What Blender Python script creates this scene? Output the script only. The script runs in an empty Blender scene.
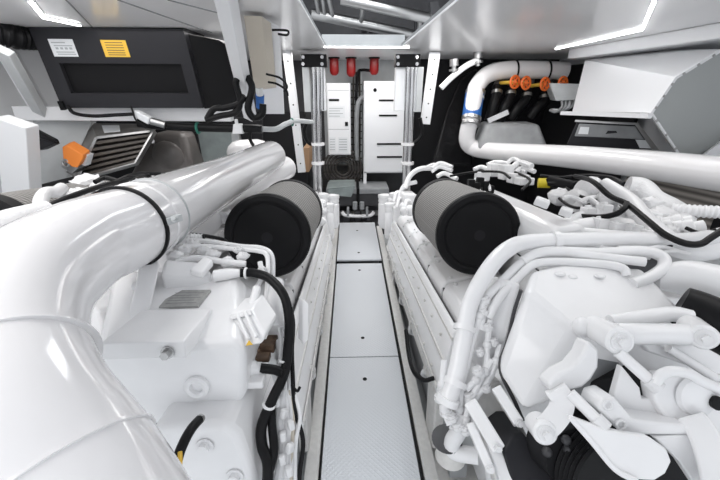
import bpy, bmesh, math, random
from mathutils import Vector as V, Matrix, Quaternion
random.seed(7)
S = bpy.context.scene
COL = S.collection
# ------------------------------------------------------------------ camera
F, TH, YAW = 350.0, math.radians(23.3), math.radians(1.5)
CAM = V((-.083, 0, 1.6))
FW = V((math.sin(YAW)*math.cos(TH), math.cos(YAW)*math.cos(TH), -math.sin(TH)))
RT = V((math.cos(YAW), -math.sin(YAW), 0)); UP = RT.cross(FW)
cd = bpy.data.cameras.new('camera'); co = bpy.data.objects.new('camera', cd); COL.objects.link(co)
cd.sensor_width = 36; cd.lens = 36*F/720; cd.clip_start = .02
co.matrix_world = Matrix((( RT.x, UP.x, -FW.x, CAM.x), (RT.y, UP.y, -FW.y, CAM.y), (RT.z, UP.z, -FW.z, CAM.z), (0, 0, 0, 1)))
S.camera = co
# ------------------------------------------------------------------ world, lights, exposure
w = bpy.data.worlds.new('world'); S.world = w; w.use_nodes = True
w.node_tree.nodes['Background'].inputs[0].default_value = (.93, .96, 1, 1)
w.node_tree.nodes['Background'].inputs[1].default_value = 1.02
S.view_settings.view_transform = 'Standard'; S.view_settings.look = 'None'; S.view_settings.gamma = 1
S.view_settings.use_curve_mapping = False
S.view_settings.exposure = 0.22
STRIP = 13.0
def area(loc, sx, sy, power, rot=(0, 0, 0), col=(1, .98, .96)):
    l = bpy.data.lights.new('overhead_fill', 'AREA'); l.shape = 'RECTANGLE'; l.size = sx; l.size_y = sy; l.energy = power; l.color = col
    o = bpy.data.objects.new('overhead_fill', l); COL.objects.link(o); o.location = loc; o.rotation_euler = rot
    return o
area((.04, 2.5, 2.8), .65, 1.7, 22, col=(.95, .98, 1))      # added fill light inside the hatch, brightens the walkway
area((-1.35, 1.5, 1.93), .6, 2.6, 8.5)                       # unseen overhead fill lights, added to brighten the engines and far end
area((1.35, 1.4, 1.93), .6, 2.6, 6.5)
area((-1.0, 3.3, 1.93), .6, 1.2, 11)
area((.95, 3.4, 1.93), .6, 1.0, 8)
area((0, 4.2, 1.93), 1.4, .5, 10)  # added fill for the darker far end
area((-2.0, 1.6, 1.93), .3, 1.5, 4.5)  # added fill that lifts the dim left side
area((-1.0, .3, 1.93), .35, 1.0, 6)  # added fill that brightens the large pipe

# ------------------------------------------------------------------ where a point of the photograph lies in the room
def ray(u, v): return FW + RT*((u-360)/F) + UP*((240-v)/F)
def D(u, v, d): return CAM + ray(u, v)*d
def PL(u, v, n, c):
    r = ray(u, v); return CAM + r*((c-CAM.dot(n))/r.dot(n))
def Yp(u, v, Y): return PL(u, v, V((0, 1, 0)), Y)
def Xp(u, v, X): return PL(u, v, V((1, 0, 0)), X)
def Zp(u, v, Z): return PL(u, v, V((0, 0, 1)), Z)
T8 = math.radians(8)                              # engines lean 8 degrees along the shaft line
EX, EA, EN = V((1, 0, 0)), V((0, math.cos(T8), -math.sin(T8))), V((0, math.sin(T8), math.cos(T8)))
def e(x, a, n): return EX*x + EA*a + EN*n
def ea(u, v, a): return PL(u, v, EA, a)
def en(u, v, n): return PL(u, v, EN, n)

# ------------------------------------------------------------------ materials
def mat(name, col, rough=.5, metal=0, emit=0, bump=None, noise=0, coat=0, nscale=8):
    m = bpy.data.materials.new(name); m.use_nodes = True; nt = m.node_tree; b = nt.nodes['Principled BSDF']
    b.inputs['Base Color'].default_value = (*col, 1); b.inputs['Roughness'].default_value = rough; b.inputs['Metallic'].default_value = metal
    b.inputs['Coat Weight'].default_value = coat; b.inputs['Coat Roughness'].default_value = .08
    if max(col) < .06: b.inputs['Specular IOR Level'].default_value = .16
    if emit: b.inputs['Emission Color'].default_value = (*col, 1); b.inputs['Emission Strength'].default_value = emit
    tc = nt.nodes.new('ShaderNodeTexCoord')
    if noise:
        n = nt.nodes.new('ShaderNodeTexNoise'); n.inputs['Scale'].default_value = nscale; n.inputs['Detail'].default_value = 5
        nt.links.new(tc.outputs['Object'], n.inputs['Vector'])
        r = nt.nodes.new('ShaderNodeValToRGB'); r.color_ramp.elements[0].position = .35; r.color_ramp.elements[1].position = .65
        r.color_ramp.elements[0].color = (*[c*(1-noise) for c in col], 1); r.color_ramp.elements[1].color = (*[min(1, c*(1+noise*.4)) for c in col], 1)
        nt.links.new(n.outputs['Fac'], r.inputs['Fac']); nt.links.new(r.outputs['Color'], b.inputs['Base Color'])
    if bump:
        n = nt.nodes.new('ShaderNodeTexNoise'); n.inputs['Scale'].default_value = bump[0]; nt.links.new(tc.outputs['Object'], n.inputs['Vector'])
        bp = nt.nodes.new('ShaderNodeBump'); bp.inputs['Strength'].default_value = bump[1]; bp.inputs['Distance'].default_value = .01
        nt.links.new(n.outputs['Fac'], bp.inputs['Height']); nt.links.new(bp.outputs['Normal'], b.inputs['Normal'])
    return m
W = mat('white_engine_paint', (.89, .89, .90), .32, coat=.4, noise=.03)
WC = mat('white_cast_paint', (.82, .82, .83), .38, coat=.3, bump=(120, .25), noise=.05)
WP = mat('white_pipe_gloss', (.90, .89, .90), .14, coat=.7)
WD = mat('white_worn_paint', (.72, .71, .69), .45, noise=.07, nscale=40)
WR = mat('white_room_panel', (.82, .83, .85), .3)
WCEIL = mat('white_ceiling_gloss', (.94, .94, .95), .3, coat=.25)
FR = mat('white_frame_paint', (.84, .85, .87), .35)
LG = mat('light_grey_paint', (.55, .57, .58), .4, noise=.08)
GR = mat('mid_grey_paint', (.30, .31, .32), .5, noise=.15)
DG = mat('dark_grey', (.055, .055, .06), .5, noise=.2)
BK = mat('black_plastic', (.009, .009, .010), .5)
BKM = mat('black_matt', (.02, .02, .022), .65)
BKB = mat('black_box_coat', (.030, .030, .034), .42)
RB = mat('black_rubber', (.01, .01, .011), .38)
BAG = mat('black_foil', (.012, .012, .013), .22, bump=(14, .9))
CH = mat('chrome', (.62, .62, .63), .13, 1)
ST = mat('steel', (.48, .48, .48), .32, 1)
BR = mat('rusty_brown', (.13, .08, .05), .6, noise=.5, nscale=40)
TK = mat('brown_grey_tank', (.11, .10, .095), .4, noise=.35, nscale=6)
SL = mat('grille_slat', (.09, .078, .068), .5)
BE = mat('beige_box', (.60, .55, .47), .5)
YL = mat('yellow_sticker', (.80, .50, .06), .5)
YC = mat('yellow_cap', (.75, .60, .03), .4)
OR = mat('orange_plastic', (.85, .17, .03), .4)
OG = mat('orange_plug', (.80, .24, .04), .45)
RD = mat('red_plastic', (.25, .008, .008), .3)
BL = mat('blue_band', (.015, .12, .42), .4)
GN = mat('green_band', (.02, .16, .12), .5)
PAP = mat('white_sticker', (.78, .80, .82), .5)
INK = mat('sticker_ink', (.08, .08, .09), .6)
INKL = mat('faint_ink', (.42, .44, .46), .6)
TEAL = mat('pale_cloth', (.26, .30, .30), .5, noise=.2)
TAN = mat('tan_timber', (.42, .26, .15), .6)
LED = mat('led_strip', (1, 1, 1), .5, emit=STRIP)
PT = mat('grille_tin', (.26, .25, .24), .4, .4, noise=.2)
EPG = mat('grey_end_panel', (.42, .44, .44), .45, .3)
NP = mat('nameplate_metal', (.42, .42, .41), .4, .2, noise=.15, nscale=60)
WIRE = mat('dark_wire_mesh', (.05, .045, .04), .5)
def uvmat(name, build):
    m = bpy.data.materials.new(name); m.use_nodes = True; nt = m.node_tree; b = nt.nodes['Principled BSDF']
    uv = nt.nodes.new('ShaderNodeTexCoord'); sp = nt.nodes.new('ShaderNodeSeparateXYZ')
    build(nt, b, uv, sp); return m
def mth(nt, op, a, b=None):
    n = nt.nodes.new('ShaderNodeMath'); n.operation = op
    for i, x in enumerate((a, b)):
        if x is None: continue
        if isinstance(x, (int, float)): n.inputs[i].default_value = x
        else: nt.links.new(x, n.inputs[i])
    return n.outputs[0]
def ramp(nt, fac, c0, c1, p0, p1):
    r = nt.nodes.new('ShaderNodeValToRGB'); r.color_ramp.elements[0].position = p0; r.color_ramp.elements[1].position = p1
    r.color_ramp.elements[0].color = (*c0, 1); r.color_ramp.elements[1].color = (*c1, 1); nt.links.new(fac, r.inputs['Fac']); return r.outputs['Color']
def pleats(c0, c1, fu, fv):
    def bld(nt, b, uv, sp):
        nt.links.new(uv.outputs['UV'], sp.inputs[0])
        a = mth(nt, 'SINE', mth(nt, 'MULTIPLY', sp.outputs[0], fu*6.2832)); c = mth(nt, 'SINE', mth(nt, 'MULTIPLY', sp.outputs[1], fv*6.2832))
        h = mth(nt, 'ADD', mth(nt, 'MULTIPLY', mth(nt, 'ADD', a, c), .25), .5)
        nt.links.new(ramp(nt, h, c0, c1, .25, .75), b.inputs['Base Color']); b.inputs['Roughness'].default_value = .55
        bp = nt.nodes.new('ShaderNodeBump'); bp.inputs['Distance'].default_value = .003; nt.links.new(h, bp.inputs['Height']); nt.links.new(bp.outputs['Normal'], b.inputs['Normal'])
    return bld
PLEAT = uvmat('filter_mesh', pleats((.10, .095, .09), (.36, .35, .335), 110, 60))
PLEATB = uvmat('brown_filter_mesh', pleats((.10, .09, .08), (.34, .31, .28), 22, 0))
def tread(nt, b, uv, sp):
    nt.links.new(uv.outputs['Object'], sp.inputs[0]); x, y = sp.outputs[0], sp.outputs[1]
    p = mth(nt, 'MULTIPLY', mth(nt, 'ADD', x, y), 42*3.1416); q = mth(nt, 'MULTIPLY', mth(nt, 'SUBTRACT', x, y), 42*3.1416)
    h = mth(nt, 'MAXIMUM', mth(nt, 'POWER', mth(nt, 'ABSOLUTE', mth(nt, 'SINE', p)), 8.0), mth(nt, 'POWER', mth(nt, 'ABSOLUTE', mth(nt, 'SINE', q)), 8.0))
    bp = nt.nodes.new('ShaderNodeBump'); bp.inputs['Strength'].default_value = .35; bp.inputs['Distance'].default_value = .002; nt.links.new(h, bp.inputs['Height']); nt.links.new(bp.outputs['Normal'], b.inputs['Normal'])
    b.inputs['Base Color'].default_value = (.66, .68, .71, 1); b.inputs['Roughness'].default_value = .36; b.inputs['Metallic'].default_value = .15
TREAD = uvmat('tread_plate', tread)

# ------------------------------------------------------------------ mesh builder
def spline(pts, n=6):
    pts = [V(p) for p in pts]
    if len(pts) < 3 or n < 2: return pts
    P = [pts[0]*2-pts[1]] + pts + [pts[-1]*2-pts[-2]]; out = []
    for i in range(1, len(P)-2):
        a, b, c, d = P[i-1:i+3]
        for k in range(n):
            t = k/n; out.append(.5*((2*b)+(c-a)*t+(2*a-5*b+4*c-d)*t*t+(3*b-a-3*c+d)*t**3))
    out.append(pts[-1]); return out
def frame(z):
    z = z.normalized(); x = V((0, 0, 1)).cross(z)
    if x.length < 1e-3: x = V((1, 0, 0))
    x.normalize(); return x, z.cross(x), z
EACH = set('bolt valve_block clip rivet cover_bolt pipe_fitting insulation_lagging pipe_collar flange printed_label plug_connector fitting relay control_box union_nut hose_clamp return_line fuel_line cast_boss filter_collar coolant_line starter_terminal pump_body bracket vent_slot bolt_hole hinge_block print_block cover_rib louvre pump_housing'.split())
class MB:
    def __init__(s): s.bm = bmesh.new(); s.uv = s.bm.loops.layers.uv.new('UVMap')
    def loft(s, A, B):
        """solid between two polygons of the same count"""
        a = [s.bm.verts.new(p) for p in A]; b = [s.bm.verts.new(p) for p in B]; n = len(a)
        s.bm.faces.new(a[::-1]); s.bm.faces.new(b)
        for i in range(n): s.bm.faces.new((a[i], a[(i+1) % n], b[(i+1) % n], b[i]))
        return s
    def prism(s, A, vec): return s.loft(A, [V(p)+V(vec) for p in A])
    def box(s, c, size, ax=None):
        x, y, z = ax if ax else (V((1, 0, 0)), V((0, 1, 0)), V((0, 0, 1)))
        c = V(c); hx, hy, hz = x*size[0]/2, y*size[1]/2, z*size[2]/2
        return s.loft([c-hx-hy-hz, c+hx-hy-hz, c+hx+hy-hz, c-hx+hy-hz], [c-hx-hy+hz, c+hx-hy+hz, c+hx+hy+hz, c-hx+hy+hz])
    def ebox(s, x0, x1, a0, a1, n0, n1): return s.box(e((x0+x1)/2, (a0+a1)/2, (n0+n1)/2), (abs(x1-x0), abs(a1-a0), abs(n1-n0)), (EX, EA, EN))
    def bbox(s, x0, x1, y0, y1, z0, z1): return s.box(((x0+x1)/2, (y0+y1)/2, (z0+z1)/2), (abs(x1-x0), abs(y1-y0), abs(z1-z0)))
    def bar(s, p, q, w, h, up=None):
        p, q = V(p), V(q); z = (q-p).normalized(); u = V(up) if up else V((0, 0, 1)); x = u.cross(z)
        if x.length < 1e-3: x = V((1, 0, 0))
        x.normalize(); y = z.cross(x)
        return s.box((p+q)/2, (w, h, (q-p).length), (x, y, z))
    def tube(s, pts, r, seg=12, n=6, cap=True, rib=None):
        pts = [V(p) for p in pts]; m = len(pts)
        rr = [r]*m if isinstance(r, (int, float)) else list(r)
        P = spline(pts, n); k = len(P)
        if m >= 3 and n >= 2: R = [x[0] for x in spline([V((q, 0, 0)) for q in rr], n)]
        else: R = rr
        if rib:
            L = [0]
            for i in range(1, k): L.append(L[-1]+(P[i]-P[i-1]).length)
            N = max(4, int(L[-1]/rib*4)); P2, R2 = [], []
            for j in range(N+1):
                t = L[-1]*j/N; i = 0
                while i < k-2 and L[i+1] < t: i += 1
                f = (t-L[i])/max(1e-9, L[i+1]-L[i]); P2.append(P[i].lerp(P[i+1], f)); R2.append((R[i]*(1-f)+R[i+1]*f)*(1, 1.0, .86, .86)[j % 4])
            P, R, k = P2, R2, N+1
        rings, x = [], None; dist = 0
        for i in range(k):
            t = (P[min(i+1, k-1)]-P[max(i-1, 0)])
            if t.length < 1e-9: t = V((0, 0, 1))
            t.normalize()
            if x is None: x = frame(t)[0]
            else:
                x = x-t*x.dot(t)
                if x.length < 1e-6: x = frame(t)[0]
                x.normalize()
            y = t.cross(x); rings.append([s.bm.verts.new(P[i]+(x*math.cos(6.28319*j/seg)+y*math.sin(6.28319*j/seg))*R[i]) for j in range(seg)])
        for i in range(k-1):
            l0 = dist; dist += (P[i+1]-P[i]).length
            for j in range(seg):
                f = s.bm.faces.new((rings[i][j], rings[i][(j+1) % seg], rings[i+1][(j+1) % seg], rings[i+1][j]))
                u0, u1 = 6.28319*R[i]*j/seg, 6.28319*R[i]*(j+1)/seg
                for lp, uvv in zip(f.loops, ((u0, l0), (u1, l0), (u1, dist), (u0, dist))): lp[s.uv].uv = uvv
        if cap: s.bm.faces.new(rings[0][::-1]); s.bm.faces.new(rings[-1])
        return s
    def cyl(s, p, q, r, seg=20, r2=None): return s.tube([p, q], [r, r if r2 is None else r2], seg, 1)
    def lathe(s, p, axis, prof, seg=28):
        p = V(p); x, y, z = frame(V(axis)); rings = []
        for t, r in prof: rings.append([s.bm.verts.new(p+z*t+(x*math.cos(6.28319*j/seg)+y*math.sin(6.28319*j/seg))*max(r, 1e-4)) for j in range(seg)])
        for i in range(len(prof)-1):
            for j in range(seg): s.bm.faces.new((rings[i][j], rings[i][(j+1) % seg], rings[i+1][(j+1) % seg], rings[i+1][j]))
        s.bm.faces.new(rings[0][::-1]); s.bm.faces.new(rings[-1]); return s
    def ring(s, p, axis, R, r, seg=28, sec=8):
        p = V(p); x, y, z = frame(V(axis)); g = []
        for i in range(seg):
            t = 6.28319*i/seg; d = x*math.cos(t)+y*math.sin(t)
            g.append([s.bm.verts.new(p+d*(R+r*math.cos(6.28319*j/sec))+z*r*math.sin(6.28319*j/sec)) for j in range(sec)])
        for i in range(seg):
            for j in range(sec): s.bm.faces.new((g[i][j], g[(i+1) % seg][j], g[(i+1) % seg][(j+1) % sec], g[i][(j+1) % sec]))
        return s
    def ball(s, c, r, sc=(1, 1, 1), jit=0, seg=14):
        st = len(s.bm.verts); m = Matrix.Translation(V(c)) @ Matrix.Diagonal((r*sc[0], r*sc[1], r*sc[2], 1))
        o = bmesh.ops.create_uvsphere(s.bm, u_segments=seg, v_segments=max(6, seg//2+2), radius=1, matrix=m)
        if jit:
            for v_ in o['verts']: v_.co += V((random.uniform(-1, 1), random.uniform(-1, 1), random.uniform(-1, 1)))*jit
        return s
    def bolt(s, p, axis, r=.008, h=.008):
        p = V(p); a = V(axis).normalized(); s.cyl(p, p+a*h*.35, r*1.45, 14); s.cyl(p+a*h*.3, p+a*h*1.5, r, 6); return s
    def build(s, name, m, parent=None, bevel=0, sub=0, ang=35, **props):
        if name in EACH: return s.build_each(name, m, parent, bevel, sub, ang, **props)
        return s.build_one(name, m, parent, bevel, sub, ang, **props)
    def build_each(s, name, m, parent, *args, **props):
        """one object per separate piece"""
        bm = s.bm; bm.verts.index_update(); seen = {}; isl = []
        for v0 in bm.verts:
            if v0 in seen: continue
            st, me = [v0], []; seen[v0] = len(isl)
            while st:
                q = st.pop(); me.append(q)
                for ed in q.link_edges:
                    o = ed.other_vert(q)
                    if o not in seen: seen[o] = len(isl); st.append(o)
            isl.append(me)
        bb = [[f(v.co[k] for v in me) for f in (min, max) for k in range(3)] for me in isl]
        up = list(range(len(isl)))
        def find(i):
            while up[i] != i: i = up[i]
            return i
        for i in range(len(isl)):
            for j in range(i):
                if all(bb[i][k] <= bb[j][k+3]-1e-4 and bb[j][k] <= bb[i][k+3]-1e-4 for k in range(3)): up[find(i)] = find(j)
        gr = {}
        for i in range(len(isl)): gr.setdefault(find(i), []).append(i)
        first = None
        for g in gr.values():
            n = MB(); mp = {}; g = set(g)
            for i in g:
                for v_ in isl[i]: mp[v_] = n.bm.verts.new(v_.co)
            for f in bm.faces:
                if seen[f.verts[0]] in g:
                    nf = n.bm.faces.new([mp[v_] for v_ in f.verts])
                    for a, b in zip(nf.loops, f.loops): a[n.uv].uv = b[s.uv].uv
            o = n.build_one(name, m, parent, *args, **props); first = first or o
        bm.free(); return first
    def build_one(s, name, m, parent=None, bevel=0, sub=0, ang=35, **props):
        bm = s.bm; bmesh.ops.recalc_face_normals(bm, faces=bm.faces)
        for f in bm.faces: f.smooth = True
        if parent is None:
            xs = [v.co for v in bm.verts]
            loc = V(((min(c.x for c in xs)+max(c.x for c in xs))/2, (min(c.y for c in xs)+max(c.y for c in xs))/2, min(c.z for c in xs)))
        else:
            r = parent
            while r.parent: r = r.parent
            loc = r.location.copy() if parent.parent or parent.type == 'EMPTY' or True else V()
        for v_ in bm.verts: v_.co -= loc
        me = bpy.data.meshes.new(name); bm.to_mesh(me); bm.free(); me.materials.append(m)
        me.set_sharp_from_angle(angle=math.radians(ang))
        o = bpy.data.objects.new(name, me); COL.objects.link(o)
        if parent is None: o.location = loc
        else: o.parent = parent
        if bevel:
            b = o.modifiers.new('bevel', 'BEVEL'); b.width = bevel; b.segments = 3; b.limit_method = 'ANGLE'; b.angle_limit = math.radians(30)
        if sub: b = o.modifiers.new('sub', 'SUBSURF'); b.levels = sub; b.render_levels = sub
        for k, x in props.items(): o[k] = x
        return o
def tag(o, label, cat, group=None, kind=None):
    if label: o['label'] = label
    if cat: o['category'] = cat
    if group: o['group'] = group
    if kind: o['kind'] = kind
    return o
def thing(name, label, cat, loc, group=None):
    o = bpy.data.objects.new(name, None); COL.objects.link(o); o.location = V(loc); o.empty_display_size = .1
    return tag(o, label, cat, group)
def struct(o): o['kind'] = 'structure'; return o
def copy_tree(o, parent=None):
    c = o.copy(); COL.objects.link(c); c.parent = parent
    for ch in [k for k in list(COL.objects) if k.parent == o]: copy_tree(ch, c)
    return c

# ================================================================== the room
CZ = 1.95
struct(MB().bbox(-2.6, 2.6, -1.2, 5.2, -.20, -.14).build('floor', LG))
struct(MB().bbox(-2.66, -2.6, -1.2, 5.2, -.2, 2.7).build('wall_left', WR))
struct(MB().bbox(2.6, 2.66, -1.2, 5.2, -.2, 2.7).build('wall_right', WR))
struct(MB().bbox(-2.66, 2.66, 5.2, 5.26, -.2, 2.7).build('wall_back', DG))
HX0, HX1, HY0, HY1 = -.30, .385, 1.15, 3.6
c = MB()
c.bbox(-2.6, HX0, -1.2, 5.2, CZ, CZ+.012); c.bbox(HX1, 2.6, -1.2, 5.2, CZ, CZ+.012)
c.bbox(HX0, HX1, -1.2, HY0, CZ, CZ+.012); c.bbox(HX0, HX1, HY1, 5.2, CZ, CZ+.012)
struct(c.build('ceiling', WCEIL))
# hatch coaming and the space over it
struct(MB().bbox(HX0-.03, HX0, HY0, HY1, CZ+.012, CZ+.03).build('trim_1', GR))
struct(MB().bbox(HX1, HX1+.03, HY0, HY1, CZ+.012, CZ+.03).build('trim_2', GR))
struct(MB().bbox(HX0-.03, HX1+.03, HY1, HY1+.03, CZ+.012, CZ+.10).build('trim_3', LG))
struct(MB().bbox(-1.3, 1.3, 4.3, 4.34, CZ+.05, 2.9).build('wall_hatch', DG))
struct(MB().bbox(-1.3, 1.3, 1.0, 4.34, 2.86, 2.9).build('ceiling_hatch', DG))
# thin seams between the ceiling panels
for i, (u0, v0, u1, v1) in enumerate(((118, 0, 212, 33), (66, 0, 92, 27), (168, 0, 222, 14))):
    p, q = Zp(u0, v0, CZ-.002), Zp(u1, v1, CZ-.002)
    struct(MB().bar(p, q, .006, .004).build('trim_%d' % (10+i), GR))
# the strip lamps set in the ceiling
def strip(pts, label, wd=.022, g='ceiling strip lamps'):
    P = [Zp(u, v, CZ-.006) for u, v in pts]; m = MB(); h = MB()
    for a, b in zip(P, P[1:]):
        m.bar(a, b, wd, .008); h.bar(a+V((0, 0, .006)), b+V((0, 0, .006)), wd*1.8, .01)
    o = h.build('strip_lamp', WR); m.build('diffuser', LED, o); tag(o, label, 'lamp', g)
strip([(324, 47), (409, 47.5)], 'short straight strip lamp along the hatch edge above the two cabinets', .016)
strip([(556, 49), (642, 30), (654, 2)], 'bent strip lamp in the ceiling over the white air duct box', .012)
strip([(31, 2), (44, 18), (80, 25.5)], 'bent strip lamp in the ceiling over the black cooling unit', .014)
# soffit and frames at the sides
struct(MB().bbox(2.02, 2.6, 2.0, 3.75, 1.865, CZ-.001).build('trim_4', WR, bevel=.008))

# ------------------------------------------------------------------ walkway
def plate(y0, y1, z, label, holes):
    o = MB().bbox(-.232, .215, y0, y1, z-.02, z).build('floor_plate', TREAD, bevel=.003)
    for x, y in holes: MB().cyl((x, y, z-.004), (x, y, z+.0015), .013, 16).build('lift_hole', BK, o)
    tag(o, label, 'floor plate', 'walkway floor plates')
plate(-.3, 1.788, 0, 'longest tread plate of the walkway between the engines, nearest the viewer', [(-.012, 1.60)])
plate(1.794, 3.125, 0, 'middle tread plate of the walkway between the near and the raised far plate', [(-.012, 1.98), (-.01, 2.98)])
plate(3.14, 4.2, .035, 'far raised tread plate at the cabinet end of the walkway', [(-.015, 3.92), (-.01, 3.30)])
for i, s in enumerate((-1, 1)):
    x0 = -.225 if s < 0 else .215
    struct(MB().bbox(x0, x0+s*.012, -.3, 4.2, -.14, -.004).build('trim_%d' % (5+i), BK))
    struct(MB().bbox(x0+s*.02, x0+s*.085, -.3, 4.2, -.14, -.012).build('trim_%d' % (7+i), WD, bevel=.006))
# side ledges with sunk trays
struct(MB().bbox(.30, .62, .2, 1.35, -.14, -.05).build('trim_9', WD, bevel=.01))

# ================================================================== the far end
YB = 4.75
def P4(u0, v0, u1, v1, Y): return [Yp(u0, v0, Y), Yp(u1, v0, Y), Yp(u1, v1, Y), Yp(u0, v1, Y)]
def slab(u0, v0, u1, v1, Y, t=.12):
    a, b = Yp(u0, v0, Y), Yp(u1, v1, Y); return (a.x, b.x, Y, Y+t, b.z, a.z)
def ubox(m, u0, v0, u1, v1, Y, t): return m.bbox(*slab(u0, v0, u1, v1, Y, t))
# fuse cabinet
r = ubox(MB(), 326, 83, 351, 155, YB, .3); fc = r.build('fuse_cabinet', FR, bevel=.006)
tag(fc, 'white fuse cabinet with small printed labels, narrower of the two cabinets', 'cabinet')
ubox(MB(), 327, 84, 350, 154, YB-.012, .012).build('door', FR, fc, bevel=.003)
ubox(MB(), 329, 99, 339, 101, YB-.02, .012).build('vent_slot', BK, fc)
ubox(MB(), 345, 122, 348, 126, YB-.024, .016).build('latch', BK, fc, label='black latch')
k = MB()
for (u0, v0, u1, v1) in ((329, 137, 336, 152), (338, 137, 348, 152), (328, 106, 345, 118)): ubox(k, u0, v0, u1, v1, YB-.0145, .003)
k.build('printed_label', PAP, fc)
k = MB()
for i in range(5):
    ubox(k, 339, 139+i*2.6, 347, 139.7+i*2.6, YB-.017, .003); ubox(k, 330, 139+i*2.6, 335, 139.6+i*2.6, YB-.017, .003)
for i in range(4): ubox(k, 329, 108+i*2.6, 343-3*(i % 2), 108.6+i*2.6, YB-.017, .003)
ubox(k, 328, 90, 349, 90.5, YB-.0145, .003); ubox(k, 328, 129, 349, 129.5, YB-.0145, .003)
k.build('print_line', INKL, fc)
# switchboard cabinet
sc_ = ubox(MB(), 364, 81, 404, 173, YB-.1, .38).build('switch_cabinet', FR, bevel=.006)
tag(sc_, 'white switch cabinet with four dark slots, wider of the two cabinets', 'cabinet')
ubox(MB(), 365, 82, 403, 172, YB-.114, .014).build('door', FR, sc_, bevel=.003)
for u0, u1, v in ((379, 396, 99.5), (379, 397, 114.7), (377, 402, 143.2), (377, 402, 156.2)): ubox(MB(), u0, v, u1, v+1.6, YB-.122, .012).build('vent_slot', BK, sc_)
MB().lathe(Yp(375, 90, YB-.114), (0, -1, 0), [(0, .022), (.01, .022), (.012, .012), (.02, .012)], 12).build('lock', BK, sc_)
ubox(MB(), 363.5, 172, 366.5, 184, YB-.1, .05).build('foot', FR, sc_)
# cable ladder with cables between the cabinets
ct = ubox(MB(), 351.5, 70, 362, 186, YB+.2, .03)
cl = ct.build('cable_tray', LG); tag(cl, 'upright cable tray with crossing dark ties between the two cabinets', 'cable tray')
m = MB()
for i in range(15): m.bar(Yp(351, 84+i*6.7, YB+.19), Yp(362, 84.6+i*6.7, YB+.19), .012, .012)
for u in (353.5, 356.5, 359.5): m.tube([Yp(u, 72, YB+.17), Yp(u+random.uniform(-1, 1), 120, YB+.17), Yp(u, 186, YB+.17)], .012, 8)
m.build('cable', WIRE, cl)
m = MB()
m.tube([Yp(374, 71, 4.7), Yp(362, 70, 4.86), Yp(358, 74, 4.86), Yp(356, 100, 4.88)], .018, 10)
tag(m.build('alarm_cable', BK), 'black cable running from the red beacons down between the cabinets', 'cable')
tag(MB().tube([Yp(363, 96, 4.84), Yp(358, 104, 4.83), Yp(356.5, 125, 4.84), Yp(357, 160, 4.84)], .03, 10).build('conduit', GR), 'grey conduit curving down beside the switch cabinet', 'conduit')
# wire fan guard with coiled cables below the fuse cabinet
fg = thing('cable_coil', 'brownish coil of cables behind a wire guard under the fuse cabinet', 'cable coil', Yp(340, 186, YB))
m = MB(); p = Yp(343, 168, YB+.12)
for R in (.10, .14, .18, .22, .26): m.ring(p, (0, 1, 0), R, .016, 28, 6)
m.build('cable_loop', TK, fg)
m = MB()
for i in range(7): m.bar(Yp(324+i*6, 156, YB+.07), Yp(324+i*6, 187, YB+.07), .008, .008)
for i in range(5): m.bar(Yp(322, 158+i*7, YB+.07), Yp(362, 158+i*7, YB+.07), .008, .008)
m.build('wire_guard', WIRE, fg)
# lighter panel behind the cabinets, dark insulation at both sides
tag(ubox(MB(), 322, 60, 408, 164, 5.1, .08).build('bulkhead_panel', LG), 'light grey bulkhead panel behind the two cabinets', 'panel')
tag(ubox(MB(), 250, 112, 311, 225, 4.75, .1).build('insulation_panel', BKM), 'black insulation panel behind the beige box and the post', 'panel', 'black insulation')
tag(ubox(MB(), 418, 58, 566, 215, 4.95, .1).build('insulation_panel', BKM), 'black insulation panel behind the valve manifold', 'panel', 'black insulation')
# red beacons
for i, (u, v0, v1, lab) in enumerate(((334, 58, 75.5, 'red dome-ended beacon above the fuse cabinet'), (351, 58, 77, 'red dome-ended beacon above the gap between the cabinets, middle of three'), (374.3, 58, 75, 'red dome-ended beacon above the switch cabinet'))):
    a, b = Yp(u, v0, 4.7), Yp(u, v1, 4.7); a.z = CZ; L = a.z-b.z; R = .055
    o = MB().lathe(a, (0, 0, -1), [(0, R*.9), (.02, R), (L-.05, R), (L-.02, R*.85), (L, R*.45)], 20).build('alarm_beacon', RD); tag(o, lab, 'beacon', 'red beacons under the ceiling')
    MB().lathe(a, (0, 0, -1), [(0, R*1.2), (.015, R*1.2)], 20).build('base', BK, o)
# ladder stowed in the hatch
ld = thing('ladder', 'bright steel tube ladder stowed in the ceiling hatch', 'ladder', Yp(380, 22, 3.75))
def t2(m, a, b, Y, r): m.cyl(Yp(*a, Y), Yp(*b, Y), r*1.45, 18)
for a, b, Y in (((341, -1), (436, 20), 3.55), ((312, 14), (418, 36), 3.72)):
    m = MB(); t2(m, a, b, Y, .03); m.build('rail', ST, ld)
for a, b in (((316, -2), (319, 14)), ((322, -4), (325, 15)), ((328, -4), (333, 17)), ((363, 3), (361, 23)), ((420, 17), (419, 36))):
    m = MB(); m.cyl(Yp(*a, 3.56), Yp(*b, 3.70), .02, 12); m.build('rung', ST, ld)
m = MB(); m.bar(Yp(433, 2, 3.5), Yp(437, 22, 3.5), .07, .07); m.bar(Yp(417, 18, 3.69), Yp(419, 36, 3.69), .06, .06); m.build('hinge_block', DG, ld, bevel=.006)
o = ubox(MB(), 360, 26, 376, 34, 4.25, .05).build('wall_vent', DG); tag(o, 'small dark vent on the grey wall seen through the hatch', 'vent')
m = MB(); ubox(m, 361.5, 27.2, 367, 33, 4.24, .012); ubox(m, 369, 27.2, 374.5, 33, 4.24, .012); m.build('louvre', BK, o)
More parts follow.
